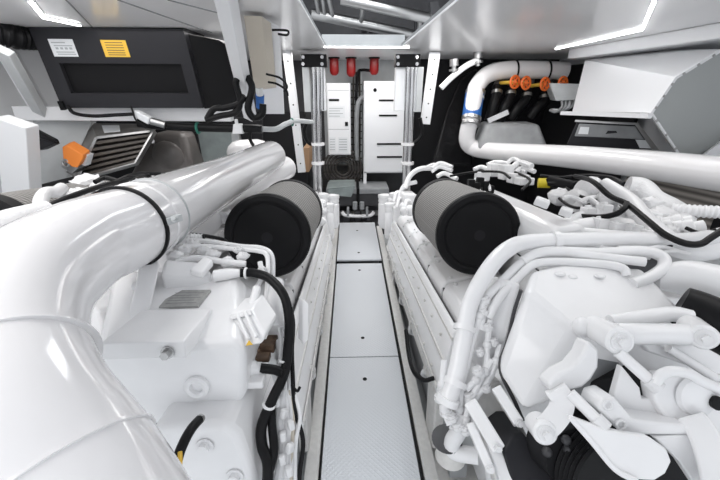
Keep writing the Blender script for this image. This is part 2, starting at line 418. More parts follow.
# chrome lifting columns
def column(us, label, s):
    Y = 3.8; c = us; r = thing('lifting_column', label, 'column', Yp(c, 190, Y), 'chrome lifting columns')
    ubox(MB(), c-15, 54, c+9 if s > 0 else c+11, 67, Y-.04, .14).build('head_bracket', BK, r, bevel=.006)
    m = MB()
    for du in (-13, 6):
        for v in (57, 64): m.bolt(Yp(c+du, v, Y-.04), (0, -1, 0), .011, .010)
    m.build('bolt', CH, r)
    o = ubox(MB(), c-14 if s < 0 else c+4, 67, c-5 if s < 0 else c+10, 112, Y-.02, .1).build('side_plate', LG, r, bevel=.004)
    ubox(MB(), c+4 if s < 0 else c-15, 67, c+10 if s < 0 else c-5, 111, Y, .1).build('side_plate', FR, r, bevel=.004)
    k = 1.5*s*-1
    for du, rr, v1 in ((-3, .026, 190), (1.4, .03, 192), (5.2, .022, 110)):
        dx = 0
        MB().cyl(Yp(c+du, 66, Y), Yp(c+du+k*(-.6 if v1 < 150 else -2.2) if False else c+du+(2.4 if s < 0 else -4)*(v1-66)/126, v1, Y), rr, 16).build('tube', CH, r)
    for v in (144, 163):
        p = Yp(c+(2 if s < 0 else -3.5), v, Y); MB().lathe(p-V((0, 0, .012)), (0, 0, 1), [(0, .07), (.025, .07)], 18).build('collar', WP, r)
    return r
column(316, 'chrome lifting column beside the fuse cabinet', -1)
column(411, 'chrome lifting column beside the switch cabinet', 1)
for pts, lab in ((((308, 120), (304, 132), (309, 143), (320, 146)), 'black hose looping to the chrome column beside the fuse cabinet'), (((420, 118), (422, 133), (416, 142), (408, 145)), 'black hose looping to the chrome column beside the switch cabinet')):
    tag(MB().tube([Yp(u, v, 3.9) for u, v in pts], .02, 8).build('hose', RB), lab, 'hose', 'hoses by the columns')
tag(MB().loft(P4(303, 148, 309, 172, 4.3), [p+V((0, .45, 0)) for p in P4(303, 148, 309, 172, 4.3)]).build('timber_strip', TAN), 'short tan timber strip behind the chrome column by the fuse cabinet', 'timber')
# white perforated posts
def post(a, b, wd, dp, lab, Y, Y2=None, holes=0):
    p, q = Yp(*a, Y), Yp(*b, Y2 or Y); o = MB().bar(p, q, wd, dp, (0, 1, 0)).build('frame_post', FR, bevel=.004); tag(o, lab, 'post', 'white frame posts')
    m = MB()
    for i in range(holes):
        c = p.lerp(q, (i+.5)/holes); m.cyl(c-V((0, dp/2+.001, 0)), c-V((0, dp/2-.004, 0)), .008, 8)
    if holes: m.build('bolt_hole', BK, o)
post((287, 50), (302, 172), .085, .06, 'white drilled post between the black panel and the lifting column', 3.95, holes=6)
post((435, 52), (425, 124), .10, .06, 'white drilled post between the lifting column and the black foil bag', 3.95, holes=5)
# battery box under a cloth, pump skid below it
bb = thing('battery_box', 'grey lidded box with strap on the floor below the switch cabinet', 'box', (0, 4.45, -.1))
ubox(MB(), 328, 193, 387, 206, 4.4, .35).build('body', DG, bb, bevel=.01)
p = slab(326, 189, 389, 194, 4.38, .4); MB().bbox(*p).build('lid', GR, bb, bevel=.012)
ubox(MB(), 356.5, 188.5, 359.5, 205, 4.365, .43).build('strap', BK, bb)
m = MB(); q = slab(328, 189.5, 355, 192, 4.36, .40)
m.loft([V((q[0], 4.36, q[5]+.002)), V((q[1], 4.36, q[5]+.03)), V((q[1], 4.75, q[5]+.02)), V((q[0], 4.75, q[5]+.015))], [V((q[0], 4.355, q[5]+.012)), V((q[1], 4.355, q[5]+.04)), V((q[1], 4.75, q[5]+.032)), V((q[0], 4.75, q[5]+.027))])
m.loft([V((q[0], 4.36, q[5])), V((q[1], 4.36, q[5]+.03)), V((q[1]-.05, 4.35, q[4]-.06)), V((q[0]+.02, 4.35, q[4]-.03))], [V((q[0], 4.35, q[5])), V((q[1], 4.35, q[5]+.03)), V((q[1]-.05, 4.34, q[4]-.06)), V((q[0]+.02, 4.34, q[4]-.03))])
tag(m.build('cloth', TEAL), 'pale teal cloth laid over the grey lidded box', 'cloth')
sk = thing('pump_skid', 'dark pump skid with a bent white pipe at the end of the walkway', 'pump', (0, 4.3, -.14))
MB().bbox(-.36, .36, 4.22, 4.62, -.14, -.02).build('base', DG, sk)
m = MB()
for x in (-.14, .0, .14): m.cyl((x, 4.32, -.02), (x, 4.32, .14), .05, 14); m.cyl((x-.05, 4.3, .1), (x+.05, 4.3, .1), .03, 10)
m.build('pump_body', DG, sk)
MB().tube([Yp(342, 212, 4.28), Yp(345, 215, 4.28), Yp(354, 216, 4.28), Yp(365, 216, 4.28), Yp(371, 215, 4.28), Yp(374, 212, 4.28)], .024, 10).build('pipe', W, sk)
m = MB()
for u in (348, 367): m.bar(Yp(u, 207, 4.27), Yp(u, 216, 4.27), .03, .03)
for u in (355, 362): m.cyl(Yp(u, 202, 4.26), Yp(u, 209, 4.26), .03)
m.build('bracket', GR, sk)

# ================================================================== port side equipment: frame, black cooling unit, beige box, grille
def quadbox(pts, Ys, vec): A = [Yp(u, v, Y) for (u, v), Y in zip(pts, Ys)]; return MB().prism(A, vec)
bu = thing('cooling_unit', 'big black cooling unit with white and yellow stickers hung under the ceiling', 'cooling unit', Yp(130, 108, 2.62))
Q = [(28, 27), (183, 29), (203, 108), (62, 108)]; QY = [2.52, 2.52, 2.62, 2.62]
def qf(s, t, off=0):        # point on the unit's sloping face
    a = Yp(*Q[0], QY[0]).lerp(Yp(*Q[1], QY[1]), s); b = Yp(*Q[3], QY[3]).lerp(Yp(*Q[2], QY[2]), s)
    return a.lerp(b, t)+V((0, -1, -.2)).normalized()*off
def qp(m, s0, s1, t0, t1, o0, o1): return m.loft([qf(s0, t0, o0), qf(s1, t0, o0), qf(s1, t1, o0), qf(s0, t1, o0)], [qf(s0, t0, o1), qf(s1, t0, o1), qf(s1, t1, o1), qf(s0, t1, o1)])
qp(MB(), 0, 1, 0, 1, -.34, -.035).build('body', BKB, bu)
m = MB(); T0, T1, S0, S1 = .415, .80, .105, .925
qp(m, 0, 1, 0, T0, -.036, 0); qp(m, 0, 1, T1, 1, -.036, 0); qp(m, 0, S0, T0, T1, -.036, 0); qp(m, S1, 1, T0, T1, -.036, 0)
m.build('front_frame', BKB, bu)
qp(MB(), S0, S1, T0, T1, -.036, -.030).build('screen', BK, bu)
qp(MB(), .0, .03, .90, 1.02, -.12, .02).build('corner_clip', BK, bu)
s1 = qp(MB(), .095, .255, .13, .335, 0, .002).build('paper_sticker', PAP, bu)
m = MB()
for (a, b, t) in ((.11, .20, .165), (.12, .24, .20), (.12, .24, .275), (.125, .245, .30)): qp(m, a, b, t, t+.012, .002, .003)
for i in range(4): qp(m, .125+i*.03, .143+i*.03, .225, .25, .002, .003)
m.build('print_line', INKL, s1)
s2 = qp(MB(), .435, .60, .135, .335, 0, .002).build('warning_sticker', YL, bu)
m = MB()
for t in (.16, .19, .22, .25, .28, .305): qp(m, .46, .575, t, t+.008, .002, .003)
m.build('print_line', BR, s2)
# black side cover of the unit
m = MB(); A = [Yp(184, 33, 2.58), Yp(218, 40, 2.64), Yp(229, 46, 2.66), Yp(240, 104, 2.72), Yp(204, 109, 2.66)]
m.prism(A, (.0, .3, .02)); m.build('side_cover', BK, bu, bevel=.008)
m = MB(); m.tube([Yp(-14, 30, 2.42), Yp(2, 32, 2.45), Yp(16, 36, 2.5), Yp(34, 38, 2.62)], [.085, .085, .075, .07], 18, 8, rib=.03)
tag(m.build('duct_hose', RB), 'black ribbed duct entering the black cooling unit', 'hose')
# white frame around it
def beam(a, b, Ya, Yb, wd, dp, name, lab, m_=FR, up=(0, 1, 0), g='white frame members by the cooling unit'):
    o = MB().bar(Yp(*a, Ya), Yp(*b, Yb), wd, dp, up).build(name, m_, bevel=.006); return tag(o, lab, 'frame', g)
beam((18, 113), (232, 114.5), 2.70, 2.78, .095, .08, 'frame_rail', 'white horizontal rail under the black cooling unit', up=(0, 1, 0))
beam((4, 50), (42, 114), 2.35, 2.7, .085, .05, 'frame_brace', 'grey slanting brace at the end of the black cooling unit', LG)
beam((17, 121), (23, 197), 2.25, 2.3, .17, .10, 'frame_post', 'broad white upright post standing beside the black latch handle')
beam((-12, 20), (46, 120), 2.6, 2.75, .11, .05, 'frame_brace', 'white slanting brace behind the grey one')
beam((224, -10), (250, 116), 1.66, 2.75, .07, .07, 'frame_post', 'white leaning post between the cooling unit and the beige box')
m = MB()
# beige box and back plate
bx = thing('junction_box', 'tall beige junction box with a blue plug below it', 'junction box', Yp(255, 88, 2.9))
A = [Yp(243, 15, 2.02), Yp(262, 16, 2.02), Yp(270, 86, 2.45), Yp(254, 88, 2.45)]
MB().prism(A, (.02, .12, -.01)).build('body', BE, bx, bevel=.006)
m = MB(); m.prism([Yp(263, 72, 2.4), Yp(271, 71, 2.4), Yp(273, 77, 2.42), Yp(265, 78, 2.42)], (0, .04, 0)); m.build('bracket', BE, bx)
p, q = Yp(259, 87, 2.5), Yp(260, 95, 2.52); MB().cyl(p, q, .024, 14).build('gland', PAP, bx)
MB().cyl(q, Yp(260, 107, 2.56), .028, 14).build('plug', BL, bx, label='blue plug')
tag(MB().prism([Yp(262, 17, 2.12), Yp(279, 26, 2.18), Yp(284, 114, 2.85), Yp(262, 114, 2.85)], (0, .03, 0)).build('mounting_plate', FR, bevel=.004), 'white plate standing behind the beige junction box', 'plate')
# loops of black cable under the beige box
for pts, r_, lab in ((((243, 74), (236, 82), (240, 100), (236, 112), (220, 116), (206, 120)), .018, 'black cable looping from the white leaning post down to the conduit'),
                 (((247, 76), (252, 88), (248, 108), (254, 118), (262, 114), (263, 104)), .02, 'black cable looping under the blue plug'),
                 (((207, 119), (214, 109), (224, 108), (238, 104), (245, 96)), .018, 'black cable arching over the rail beside the cooling unit')):
    tag(MB().tube([Yp(u, v, 2.22) for u, v in pts], r_, 10, 8).build('cable', RB), lab, 'cable', 'cables by the beige box')
for pts, lab in ((((266, 74), (280, 78), (287, 86), (284, 92)), 'thin black cable tail hanging from the bracket of the beige box'), (((268, 82), (277, 84), (286, 90), (288, 96)), 'second thin black cable tail beside the drilled post'), (((272, 30), (280, 30), (288, 31), (287, 35), (278, 34)), 'small black loop of cable at the top of the white plate')):
    tag(MB().tube([Yp(u, v, 2.05) for u, v in pts], .0055, 8).build('cable_tail', RB), lab, 'cable', 'cable tails')
cdn = thing('conduit', 'black horizontal cable bundle along the rail over the grille', 'conduit', Yp(200, 128, 2.7))
MB().tube([Yp(138, 123, 2.68), Yp(160, 125.5, 2.7), Yp(200, 127.5, 2.72), Yp(262, 129, 2.76)], .03, 12).build('bundle', RB, cdn)
m = MB(); m.ring(Yp(198, 128, 2.72), (1, 0, 0), .033, .010, 20); m.build('clamp', GN, cdn, label='green clamp band')
tag(MB().tube([Yp(262, 129, 2.8), Yp(276, 129, 2.85), Yp(286, 124, 2.95), Yp(296, 121, 3.1), Yp(312, 122, 3.5)], .02, 10).build('flexible_conduit', LG), 'light grey flexible conduit running to the drilled post', 'conduit')
tag(MB().ring(Yp(292, 122, 3.04), (1, .3, 0), .022, .012).build('clamp', GN), 'green clamp on the light grey flexible conduit', 'clamp')
tag(MB().tube([Yp(68, 106, 2.6), Yp(74, 113, 2.58), Yp(92, 116, 2.58), Yp(115, 115, 2.6), Yp(134, 114, 2.62)], .012, 8).build('cable', RB), 'thin black cable drooping under the black cooling unit', 'cable')
cn = thing('connector', 'white and silver connector lying on the rail under the cooling unit', 'connector', Yp(147, 120, 2.6))
MB().bar(Yp(136, 113, 2.62), Yp(151, 121, 2.6), .05, .05).build('housing', PAP, cn, bevel=.008)
MB().cyl(Yp(151, 121, 2.6), Yp(165, 125, 2.62), .025, 12).build('tail', ST, cn)
tag(MB().tube([Yp(131, 106, 2.6), Yp(133, 112, 2.58), Yp(136, 120, 2.58), Yp(146, 128, 2.6)], .006, 6).build('cable_tie', BK), 'thin black tie strap around the connector on the rail', 'tie')
for u, v in ((237, 127), (250, 124), (262, 126)):
    pass
m = MB(); m.prism([Yp(233, 124, 2.7), Yp(241, 124, 2.7), Yp(243, 134, 2.7), Yp(232, 134, 2.7)], (0, .05, 0)); m.cyl(Yp(236, 119, 2.72), Yp(237, 126, 2.72), .012)
tag(m.build('pipe_valve', FR, bevel=.006), 'small white valve body below the conduit', 'valve')
tag(MB().tube([Yp(250, 132, 2.75), Yp(250, 139, 2.75), Yp(253, 145, 2.8)], .013, 8).build('cable', RB), 'short black cable end hanging below the conduit', 'cable')
# grille unit
gu = thing('air_grille', 'dark slatted air grille in a metal frame beyond the large pipe', 'grille', Yp(120, 175, 2.7))
G = [(97, 138), (154, 131), (135, 164), (78, 180)]; GY = [2.72, 2.78, 2.68, 2.6]
def gf(s, t, o=0):
    a = Yp(*G[0], GY[0]).lerp(Yp(*G[1], GY[1]), s); b = Yp(*G[3], GY[3]).lerp(Yp(*G[2], GY[2]), s); return a.lerp(b, t)+V((.25, -.9, .4)).normalized()*o
def gp(m, s0, s1, t0, t1, o0, o1): return m.loft([gf(s0, t0, o0), gf(s1, t0, o0), gf(s1, t1, o0), gf(s0, t1, o0)], [gf(s0, t0, o1), gf(s1, t0, o1), gf(s1, t1, o1), gf(s0, t1, o1)])
gp(MB(), .0, 1, 0, 1, -.06, -.04).build('casing', BKM, gu)
m = MB(); gp(m, -.03, .03, 0, 1, -.05, .015); gp(m, .98, 1.02, 0, 1, -.05, .015); gp(m, 0, 1, -.02, .04, -.05, .015); gp(m, 0, 1, .96, 1, -.05, .015); m.build('frame', ST, gu)
for i in range(6):
    t = .09+i*.155; gp(MB(), .03, .98, t, t+.075, -.04, .006).build('slat', SL, gu)
tp_ = [Yp(91, 123, 2.85), Yp(157, 124, 2.9), Yp(154, 131, 2.79), Yp(97, 138, 2.72)]
o = MB().prism(tp_, (0, 0, -.012)).build('top_panel', PT, gu)
def tq(s_, t): return tp_[0].lerp(tp_[1], s_).lerp(tp_[3].lerp(tp_[2], s_), t)+V((0, -.002, .003))
MB().prism([tq(.15, .2), tq(.42, .2), tq(.42, .75), tq(.15, .75)], (0, 0, .001)).build('paper_sticker', PAP, o)
MB().prism([Yp(91, 123, 2.85), Yp(97, 138, 2.72), Yp(78, 180, 2.6), Yp(66, 172, 2.7)], (-.02, .05, 0)).build('side_panel', PT, gu)
op = thing('orange_connector', 'orange plug on a small grey bracket at the side of the grille', 'plug', Yp(72, 168, 2.5))
MB().prism([Yp(62, 147, 2.5), Yp(67, 145.5, 2.5), Yp(83, 155, 2.48), Yp(83, 159, 2.48), Yp(77, 168, 2.46), Yp(72, 167, 2.46), Yp(63, 160, 2.48)], (0, .08, .02)).build('plug', OG, op, bevel=.006)
MB().prism([Yp(62, 160, 2.5), Yp(78, 168, 2.5), Yp(72, 174, 2.5), Yp(61, 167, 2.5)], (0, .1, .0)).build('bracket', ST, op, bevel=.005)
MB().ring(Yp(66, 163, 2.48), (0, 1, 0), .022, .008).build('ring', ST, op)
MB().prism([Yp(82, 153, 2.52), Yp(88, 155, 2.52), Yp(85, 166, 2.52), Yp(79, 164, 2.52)], (0, .06, 0)).build('tag', PAP, op)
ha = thing('door_latch', 'black latch handle on the grey wall panel behind the broad post', 'latch', Yp(45, 150, 2.48))
MB().prism([Yp(33, 129, 2.5), Yp(54, 140, 2.46), Yp(56, 144, 2.46), Yp(35, 137, 2.5)], (0, .04, 0)).build('handle', BK, ha, bevel=.008)
MB().prism([Yp(35, 137, 2.5), Yp(55, 143, 2.47), Yp(42, 149, 2.5), Yp(35, 150, 2.5)], (0, .05, -.01)).build('body', BKB, ha, bevel=.006)
tag(MB().prism([Yp(33, 120, 2.72), Yp(92, 122, 2.82), Yp(66, 178, 2.7), Yp(33, 190, 2.62)], (0, .05, 0)).build('wall_panel', LG), 'grey white side panel behind the orange plug', 'panel', 'side panels')
tag(MB().prism([Yp(36, 186, 2.55), Yp(78, 176, 2.55), Yp(78, 180, 2.5), Yp(36, 193, 2.5)], (0, .1, 0)).build('sill_gasket', BK), 'black gasket line at the foot of the side panel', 'gasket')
# tank and panels under the conduit
tk = thing('tank', 'brown grey tank behind the slatted grille', 'tank', Yp(160, 185, 3.1))
m = MB(); m.prism([Yp(150, 133, 3.0), Yp(183, 132, 3.05), Yp(197, 184, 2.95), Yp(122, 188, 2.9)], (0, .35, 0)); m.build('shell', TK, tk, bevel=.05)
MB().ball(Yp(168, 158, 3.0), .14, (1, .35, 1)).build('bulge', TK, tk)
m = MB()
for u, v in ((146, 137), (152, 141), (141, 150)): m.cyl(Yp(u, v, 2.9), Yp(u, v, 2.84), .018, 10)
m.build('fitting', ST, tk)
tag(MB().prism([Yp(184, 130, 3.25), Yp(196, 130, 3.25), Yp(206, 180, 3.2), Yp(192, 180, 3.2)], (0, .1, 0)).build('dark_column', BKM), 'black strip between the tank and the pale panel', 'panel')
tag(MB().prism([Yp(196, 130, 3.28), Yp(231, 130, 3.28), Yp(238, 175, 3.2), Yp(205, 180, 3.2)], (0, .1, 0)).build('pale_panel', TEAL), 'pale grey green panel behind the large pipe', 'panel')
tag(MB().prism([Yp(231, 130, 3.2), Yp(238, 130, 3.2), Yp(244, 165, 3.2), Yp(234, 168, 3.2)], (0, .05, 0)).build('door_stile', ST), 'grey metal stile at the edge of the pale panel', 'stile')
tag(MB().prism([Yp(90, 119, 3.5), Yp(262, 118, 3.5), Yp(262, 180, 3.5), Yp(90, 190, 3.5)], (0, .05, 0)).build('insulation_panel', BKM), 'black insulation panel behind the tank and the grille', 'panel', 'black insulation')
a_, b_2 = Yp(236, 152, 3.15), Yp(262, 150, 3.3); L_ = (b_2-a_).length
tag(MB().lathe(a_, b_2-a_, [(-.08, .01), (-.06, .05), (-.02, .085), (.04, .10), (L_-.04, .10), (L_+.02, .085), (L_+.06, .04), (L_+.07, .01)], 28).build('silencer', WP), 'white round vessel above the end of the large pipe', 'vessel')
# the big exhaust pipe with its elbow
ep = thing('exhaust_pipe', 'large glossy white exhaust pipe with an elbow and black clamp band', 'pipe', (-.5, .35, 0))
LP = [D(112, 560, .44), D(68, 480, .47), D(18, 410, .495), D(2, 345, .56), D(28, 288, .67), D(80, 248, .825), D(125, 229, .96), D(175, 204, 1.24), D(235, 174, 1.92), D(271, 156, 2.72)]
MB().tube(LP, [.11, .11, .11, .114, .112, .11, .11, .11, .106, .113], 48, 10).build('pipe', WP, ep)
def ringat(t, wd, rr, name, m_, par, LPx=LP, R=.111, twist=0):
    i = int(t); f = t-i; p = LPx[i].lerp(LPx[i+1], f); ax = (LPx[min(i+2, len(LPx)-1)]-LPx[max(i-1, 0)]).normalized() if twist == 0 else twist
    return MB().lathe(p-ax*wd/2, ax, [(0, R), (wd*.15, R+rr), (wd*.85, R+rr), (wd, R)], 44).build(name, m_, par)
ax_ = (LP[7]-LP[5]).normalized()
b_ = ringat(6.02, .012, .004, 'clamp_band', RB, ep, twist=ax_, R=.1135)
ringat(6.28, .016, .003, 'weld_collar', WP, ep, twist=ax_, R=.1125); ringat(6.50, .005, .003, 'clamp_wire', LG, ep, twist=ax_, R=.113)
m = MB(); p = D(170, 216, .98); m.bar(D(166, 222, .96), D(181, 217, 1.0), .014, .02); m.bolt(D(175, 219, .95), (.2, -1, .6), .007, .01); m.build('clamp_lug', LG, ep, bevel=.003)
ringat(2.55, .006, .003, 'weld_seam', WP, ep, R=.115); ringat(1.0, .006, .003, 'weld_seam', WP, ep, R=.1105)

# ================================================================== starboard side equipment
wp = thing('coolant_pipe', 'long white pipe with blue band running above the engine from the orange valves', 'pipe', (1.3, 3.9, .5))
RP = [D(566, 71, 3.75), D(540, 70, 3.75), D(508, 70, 3.75), D(488, 74.5, 3.75), D(477, 86, 3.75), D(474.5, 96, 3.75), D(471, 118, 3.78), D(467.5, 132, 3.85), D(467.5, 142, 3.9), D(474, 148, 3.9), D(490, 151, 3.7), D(560, 156, 2.95), D(640, 164, 2.35), D(740, 176.5, 1.83), D(900, 196, 1.3)]
MB().tube(RP, [.088]*11+[.09, .092, .095, .095], 32, 8).build('pipe', WP, wp)
def band(u0, v0, u1, v1, d, R, m_, name, **k): return MB().cyl(D(u0, v0, d), D(u1, v1, d), R, 28).build(name, m_, wp, **k)
band(475, 92, 471, 119, 3.78, .099, BL, 'sleeve', label='blue rubber sleeve with pale bands')
m = MB()
for a, b in (((475.5, 91), (475, 94)), ((471.6, 117), (471, 120)), ((471.2, 123), (470.8, 125))): m.cyl(D(*a, 3.77), D(*b, 3.77), .103, 28)
m.build('hose_clamp', ST, wp)
band(474.6, 97, 474.3, 99, 3.78, .1003, PAP, 'stripe')
for (u, v, d, ax) in ((515, 70, 3.75, (1, 0, .1)), (547, 70, 3.75, (1, 0, .1)), (476, 149, 3.9, (1, -.3, -.2))):
    MB().ring(D(u, v, d), ax, .092, .010, 28).build('clamp_ring', RB, wp)
# valve row
VR = [(497, 83, 489, 121, 515, 82), (511, 84, 499, 121, 526, 83), (527, 86, 510, 119, 545, 84), (545, 88, 530, 118, 563, 83)]
names = ('by the white pipe bend', 'second along from the white pipe bend', 'third along from the white pipe bend', 'at the far end by the grey cable box')
for i, (u, v, u2, v2, uw, vw) in enumerate(VR):
    vt = thing('gate_valve', 'brass valve with orange handwheel, the one '+names[i], 'valve', D(u, v, 3.9), 'orange handwheel valves under the white pipe')
    MB().tube([D(u+4, 74, 3.85), D(u+3, v-4, 3.85), D(u, v+4, 3.85)], .045, 14).build('body', TK, vt)
    MB().cyl(D(u+3, v, 3.82), D(uw, vw, 3.55), .018, 10).build('stem', YL, vt)
    p = D(uw, vw, 3.52); ax = V((.35, -.9, .1)); m = MB(); m.ring(p, ax, .056, .012, 20); x, y, z = frame(ax)
    for k in range(3): d = x*math.cos(k*1.047)+y*math.sin(k*1.047); m.bar(p-d*.055, p+d*.055, .014, .010)
    m.ball(p, .022); m.build('handwheel', OR, vt)
    h = MB().tube([D(u, v+3, 3.85), D(u-1, v+14, 3.85), D((u+u2)/2, (v+v2)/2+5, 3.86), D(u2, v2, 3.92)], .055, 14).build('drain_hose', RB)
    tag(h, 'black hose hanging below the orange valve '+names[i], 'hose', 'black hoses under the orange valves')
    m = MB(); m.cyl(D(u, v+8, 3.85), D(u-.3, v+11, 3.85), .059, 16); m.build('hose_clamp', ST, h)
tag(MB().bar(D(488, 121, 3.85), D(508, 112, 3.8), .03, .05).build('hose_bracket', FR), 'small white bracket across the black hoses', 'bracket')
tag(MB().prism([D(549, 83, 3.5), D(588, 84, 3.4), D(583, 100, 3.4), D(556, 101, 3.5)], (.1, .3, 0)).build('cable_box', LG, bevel=.01), 'light grey cable box beside the farthest orange valve', 'box')
for i in range(4):
    tag(MB().tube([D(574-i*4, 101, 3.5), D(571-i*3, 107, 3.5), D(562-i*2, 110+i*.6, 3.55), D(553-i, 110, 3.6)], .014, 8).build('cable', (LG, PAP, LG, GR)[i]), 'pale cable curving from the grey cable box toward the black hoses', 'cable', 'pale cables under the grey box')
tag(MB().prism([D(486, 124, 3.7), D(540, 124, 3.6), D(550, 150, 3.5), D(478, 150, 3.7)], (.05, .35, 0)).build('grey_tank', GR, bevel=.04), 'grey tank above the long white pipe below the valves', 'tank')
tag(MB().bbox(2.50, 2.54, 3.3, 4.9, -.14, 1.86).build('insulation_panel', BKM), 'black insulation on the side wall behind the white duct box', 'panel', 'black insulation')
# black foil bag
m = MB(); m.loft([D(431, 166, 4.3), D(472, 166, 4.3), D(471, 120, 4.3), D(478, 68, 4.2), D(461, 76, 4.2), D(446, 112, 4.3)], [D(431, 166, 4.7), D(472, 166, 4.7), D(471, 120, 4.7), D(476, 70, 4.7), D(461, 76, 4.7), D(446, 112, 4.7)])
tag(m.build('foil_bag', BAG, bevel=.04), 'black crumpled foil sheet behind the white pipe with blue band', 'foil')
tag(MB().tube([Yp(441, 88, 4.0), Yp(452, 77, 4.0), Yp(466, 66, 4.0), Yp(478, 60, 4.0)], .03, 10).build('vent_pipe', W), 'white slanting pipe at the top of the black foil', 'pipe')
for u, v in ((454, 66), (478, 58)):
    m = MB(); m.cyl(Yp(u, v-7, 4.0), Yp(u, v, 4.0), .045, 14); m.cyl(Yp(u, v, 4.0), Yp(u, v+8, 4.0), .022, 10); m.cyl(Yp(u, v+3, 4.0), Yp(u, v+5, 4.0), .05, 14)
    tag(m.build('pipe_hanger', ST), 'steel hanger fitting under the ceiling '+('over the black foil' if u < 460 else 'over the white pipe bend'), 'hanger')
# white air duct box with its chamfered end
db = thing('air_duct', 'white riveted air duct box with slanting end beside the dark unit', 'duct', Yp(640, 115, 2.6))
E1 = [Yp(720, 49, 2.25), Yp(674, 77, 2.3), Yp(649, 113, 2.35), Yp(678, 156, 2.35), Yp(730, 176, 2.3), Yp(800, 90, 2.25)]
E0 = [Yp(640, 30, 3.6), Yp(585, 60, 3.6), Yp(572, 112, 3.3), Yp(600, 140, 3.3), Yp(640, 150, 3.3), Yp(700, 60, 3.4)]
for q in E0+E1: q.x = min(q.x, 2.58); q.z = min(q.z, 1.935)
EB = [E1[0], E1[1], E1[2], Yp(700, 116, 2.35), Yp(770, 118, 2.3), E1[5]]; E0[3] = Yp(610, 111, 3.3); E0[4] = Yp(660, 108, 3.3)
for q in EB+E0: q.x = min(q.x, 2.58)
MB().loft(EB, E0).build('body', WR, db, bevel=.004)
cen = sum(E1, V())/6
m = MB()
for i in range(6):
    a, b = E1[i], E1[(i+1) % 6]; a2, b2 = a.lerp(cen, .05), b.lerp(cen, .05); n_ = V((0, -.012, 0)); m.loft([a, b, b2, a2], [a+n_, b+n_, b2+n_, a2+n_])
m.build('flange', FR, db)
MB().prism([cen.lerp(q, .97)+V((0, -.004, 0)) for q in E1], (0, .03, 0)).build('end_panel', EPG, db, label='grey end panel')  # end face in a greyer tone than the duct body
m = MB()
for i in range(6):
    a, b = E1[i].lerp(cen, .03), E1[(i+1) % 6].lerp(cen, .03)
    for k in range(3): m.bolt(a.lerp(b, (k+.5)/3)+V((0, -.012, 0)), (0, -1, 0), .006, .005)
m.build('rivet', ST, db)
lip = MB().bar(Yp(562, 113, 3.28), Yp(650, 116, 2.32), .03, .03).build('edge_lip', FR, db)
tag(MB().prism([Yp(700, 158, 2.2), Yp(730, 135, 2.2), Yp(740, 170, 2.2), Yp(706, 166, 2.2)], (.1, .1, 0)).build('side_shelf', WR), 'white bracket corner beyond the end of the air duct', 'bracket')
un = thing('air_unit', 'dark metal air unit with sticker tucked below the white duct box', 'air unit', Yp(610, 150, 2.9))
A = [Yp(577, 121, 3.0), Yp(637, 124, 2.75), Yp(656, 150, 2.7), Yp(566, 146, 3.0)]
MB().prism(A, (.25, .35, -.02)).build('body', BKB, un, bevel=.01)
def uq(s, t, o=0): return A[0].lerp(A[1], s).lerp(A[3].lerp(A[2], s), t)+UN*o
UN = (A[1]-A[0]).cross(A[3]-A[0]).normalized(); UN = UN if UN.dot(CAM-A[0]) > 0 else -UN
def up_(m, s0, s1, t0, t1, o0, o1): return m.loft([uq(s0, t0, o0), uq(s1, t0, o0), uq(s1, t1, o0), uq(s0, t1, o0)], [uq(s0, t0, o1), uq(s1, t0, o1), uq(s1, t1, o1), uq(s0, t1, o1)])
up_(MB(), .06, .95, .10, .60, 0, .02).build('lid', GR, un, bevel=.006)
up_(MB(), .10, .24, .22, .5, .02, .022).build('paper_sticker', PAP, un)
up_(MB(), .84, .97, .62, .95, .0, .004).build('paper_sticker', PAP, un)
m = MB(); up_(m, -.03, 1.03, -.04, .04, -.01, .02); up_(m, .96, 1.03, 0, 1, -.01, .02); m.build('frame', ST, un)

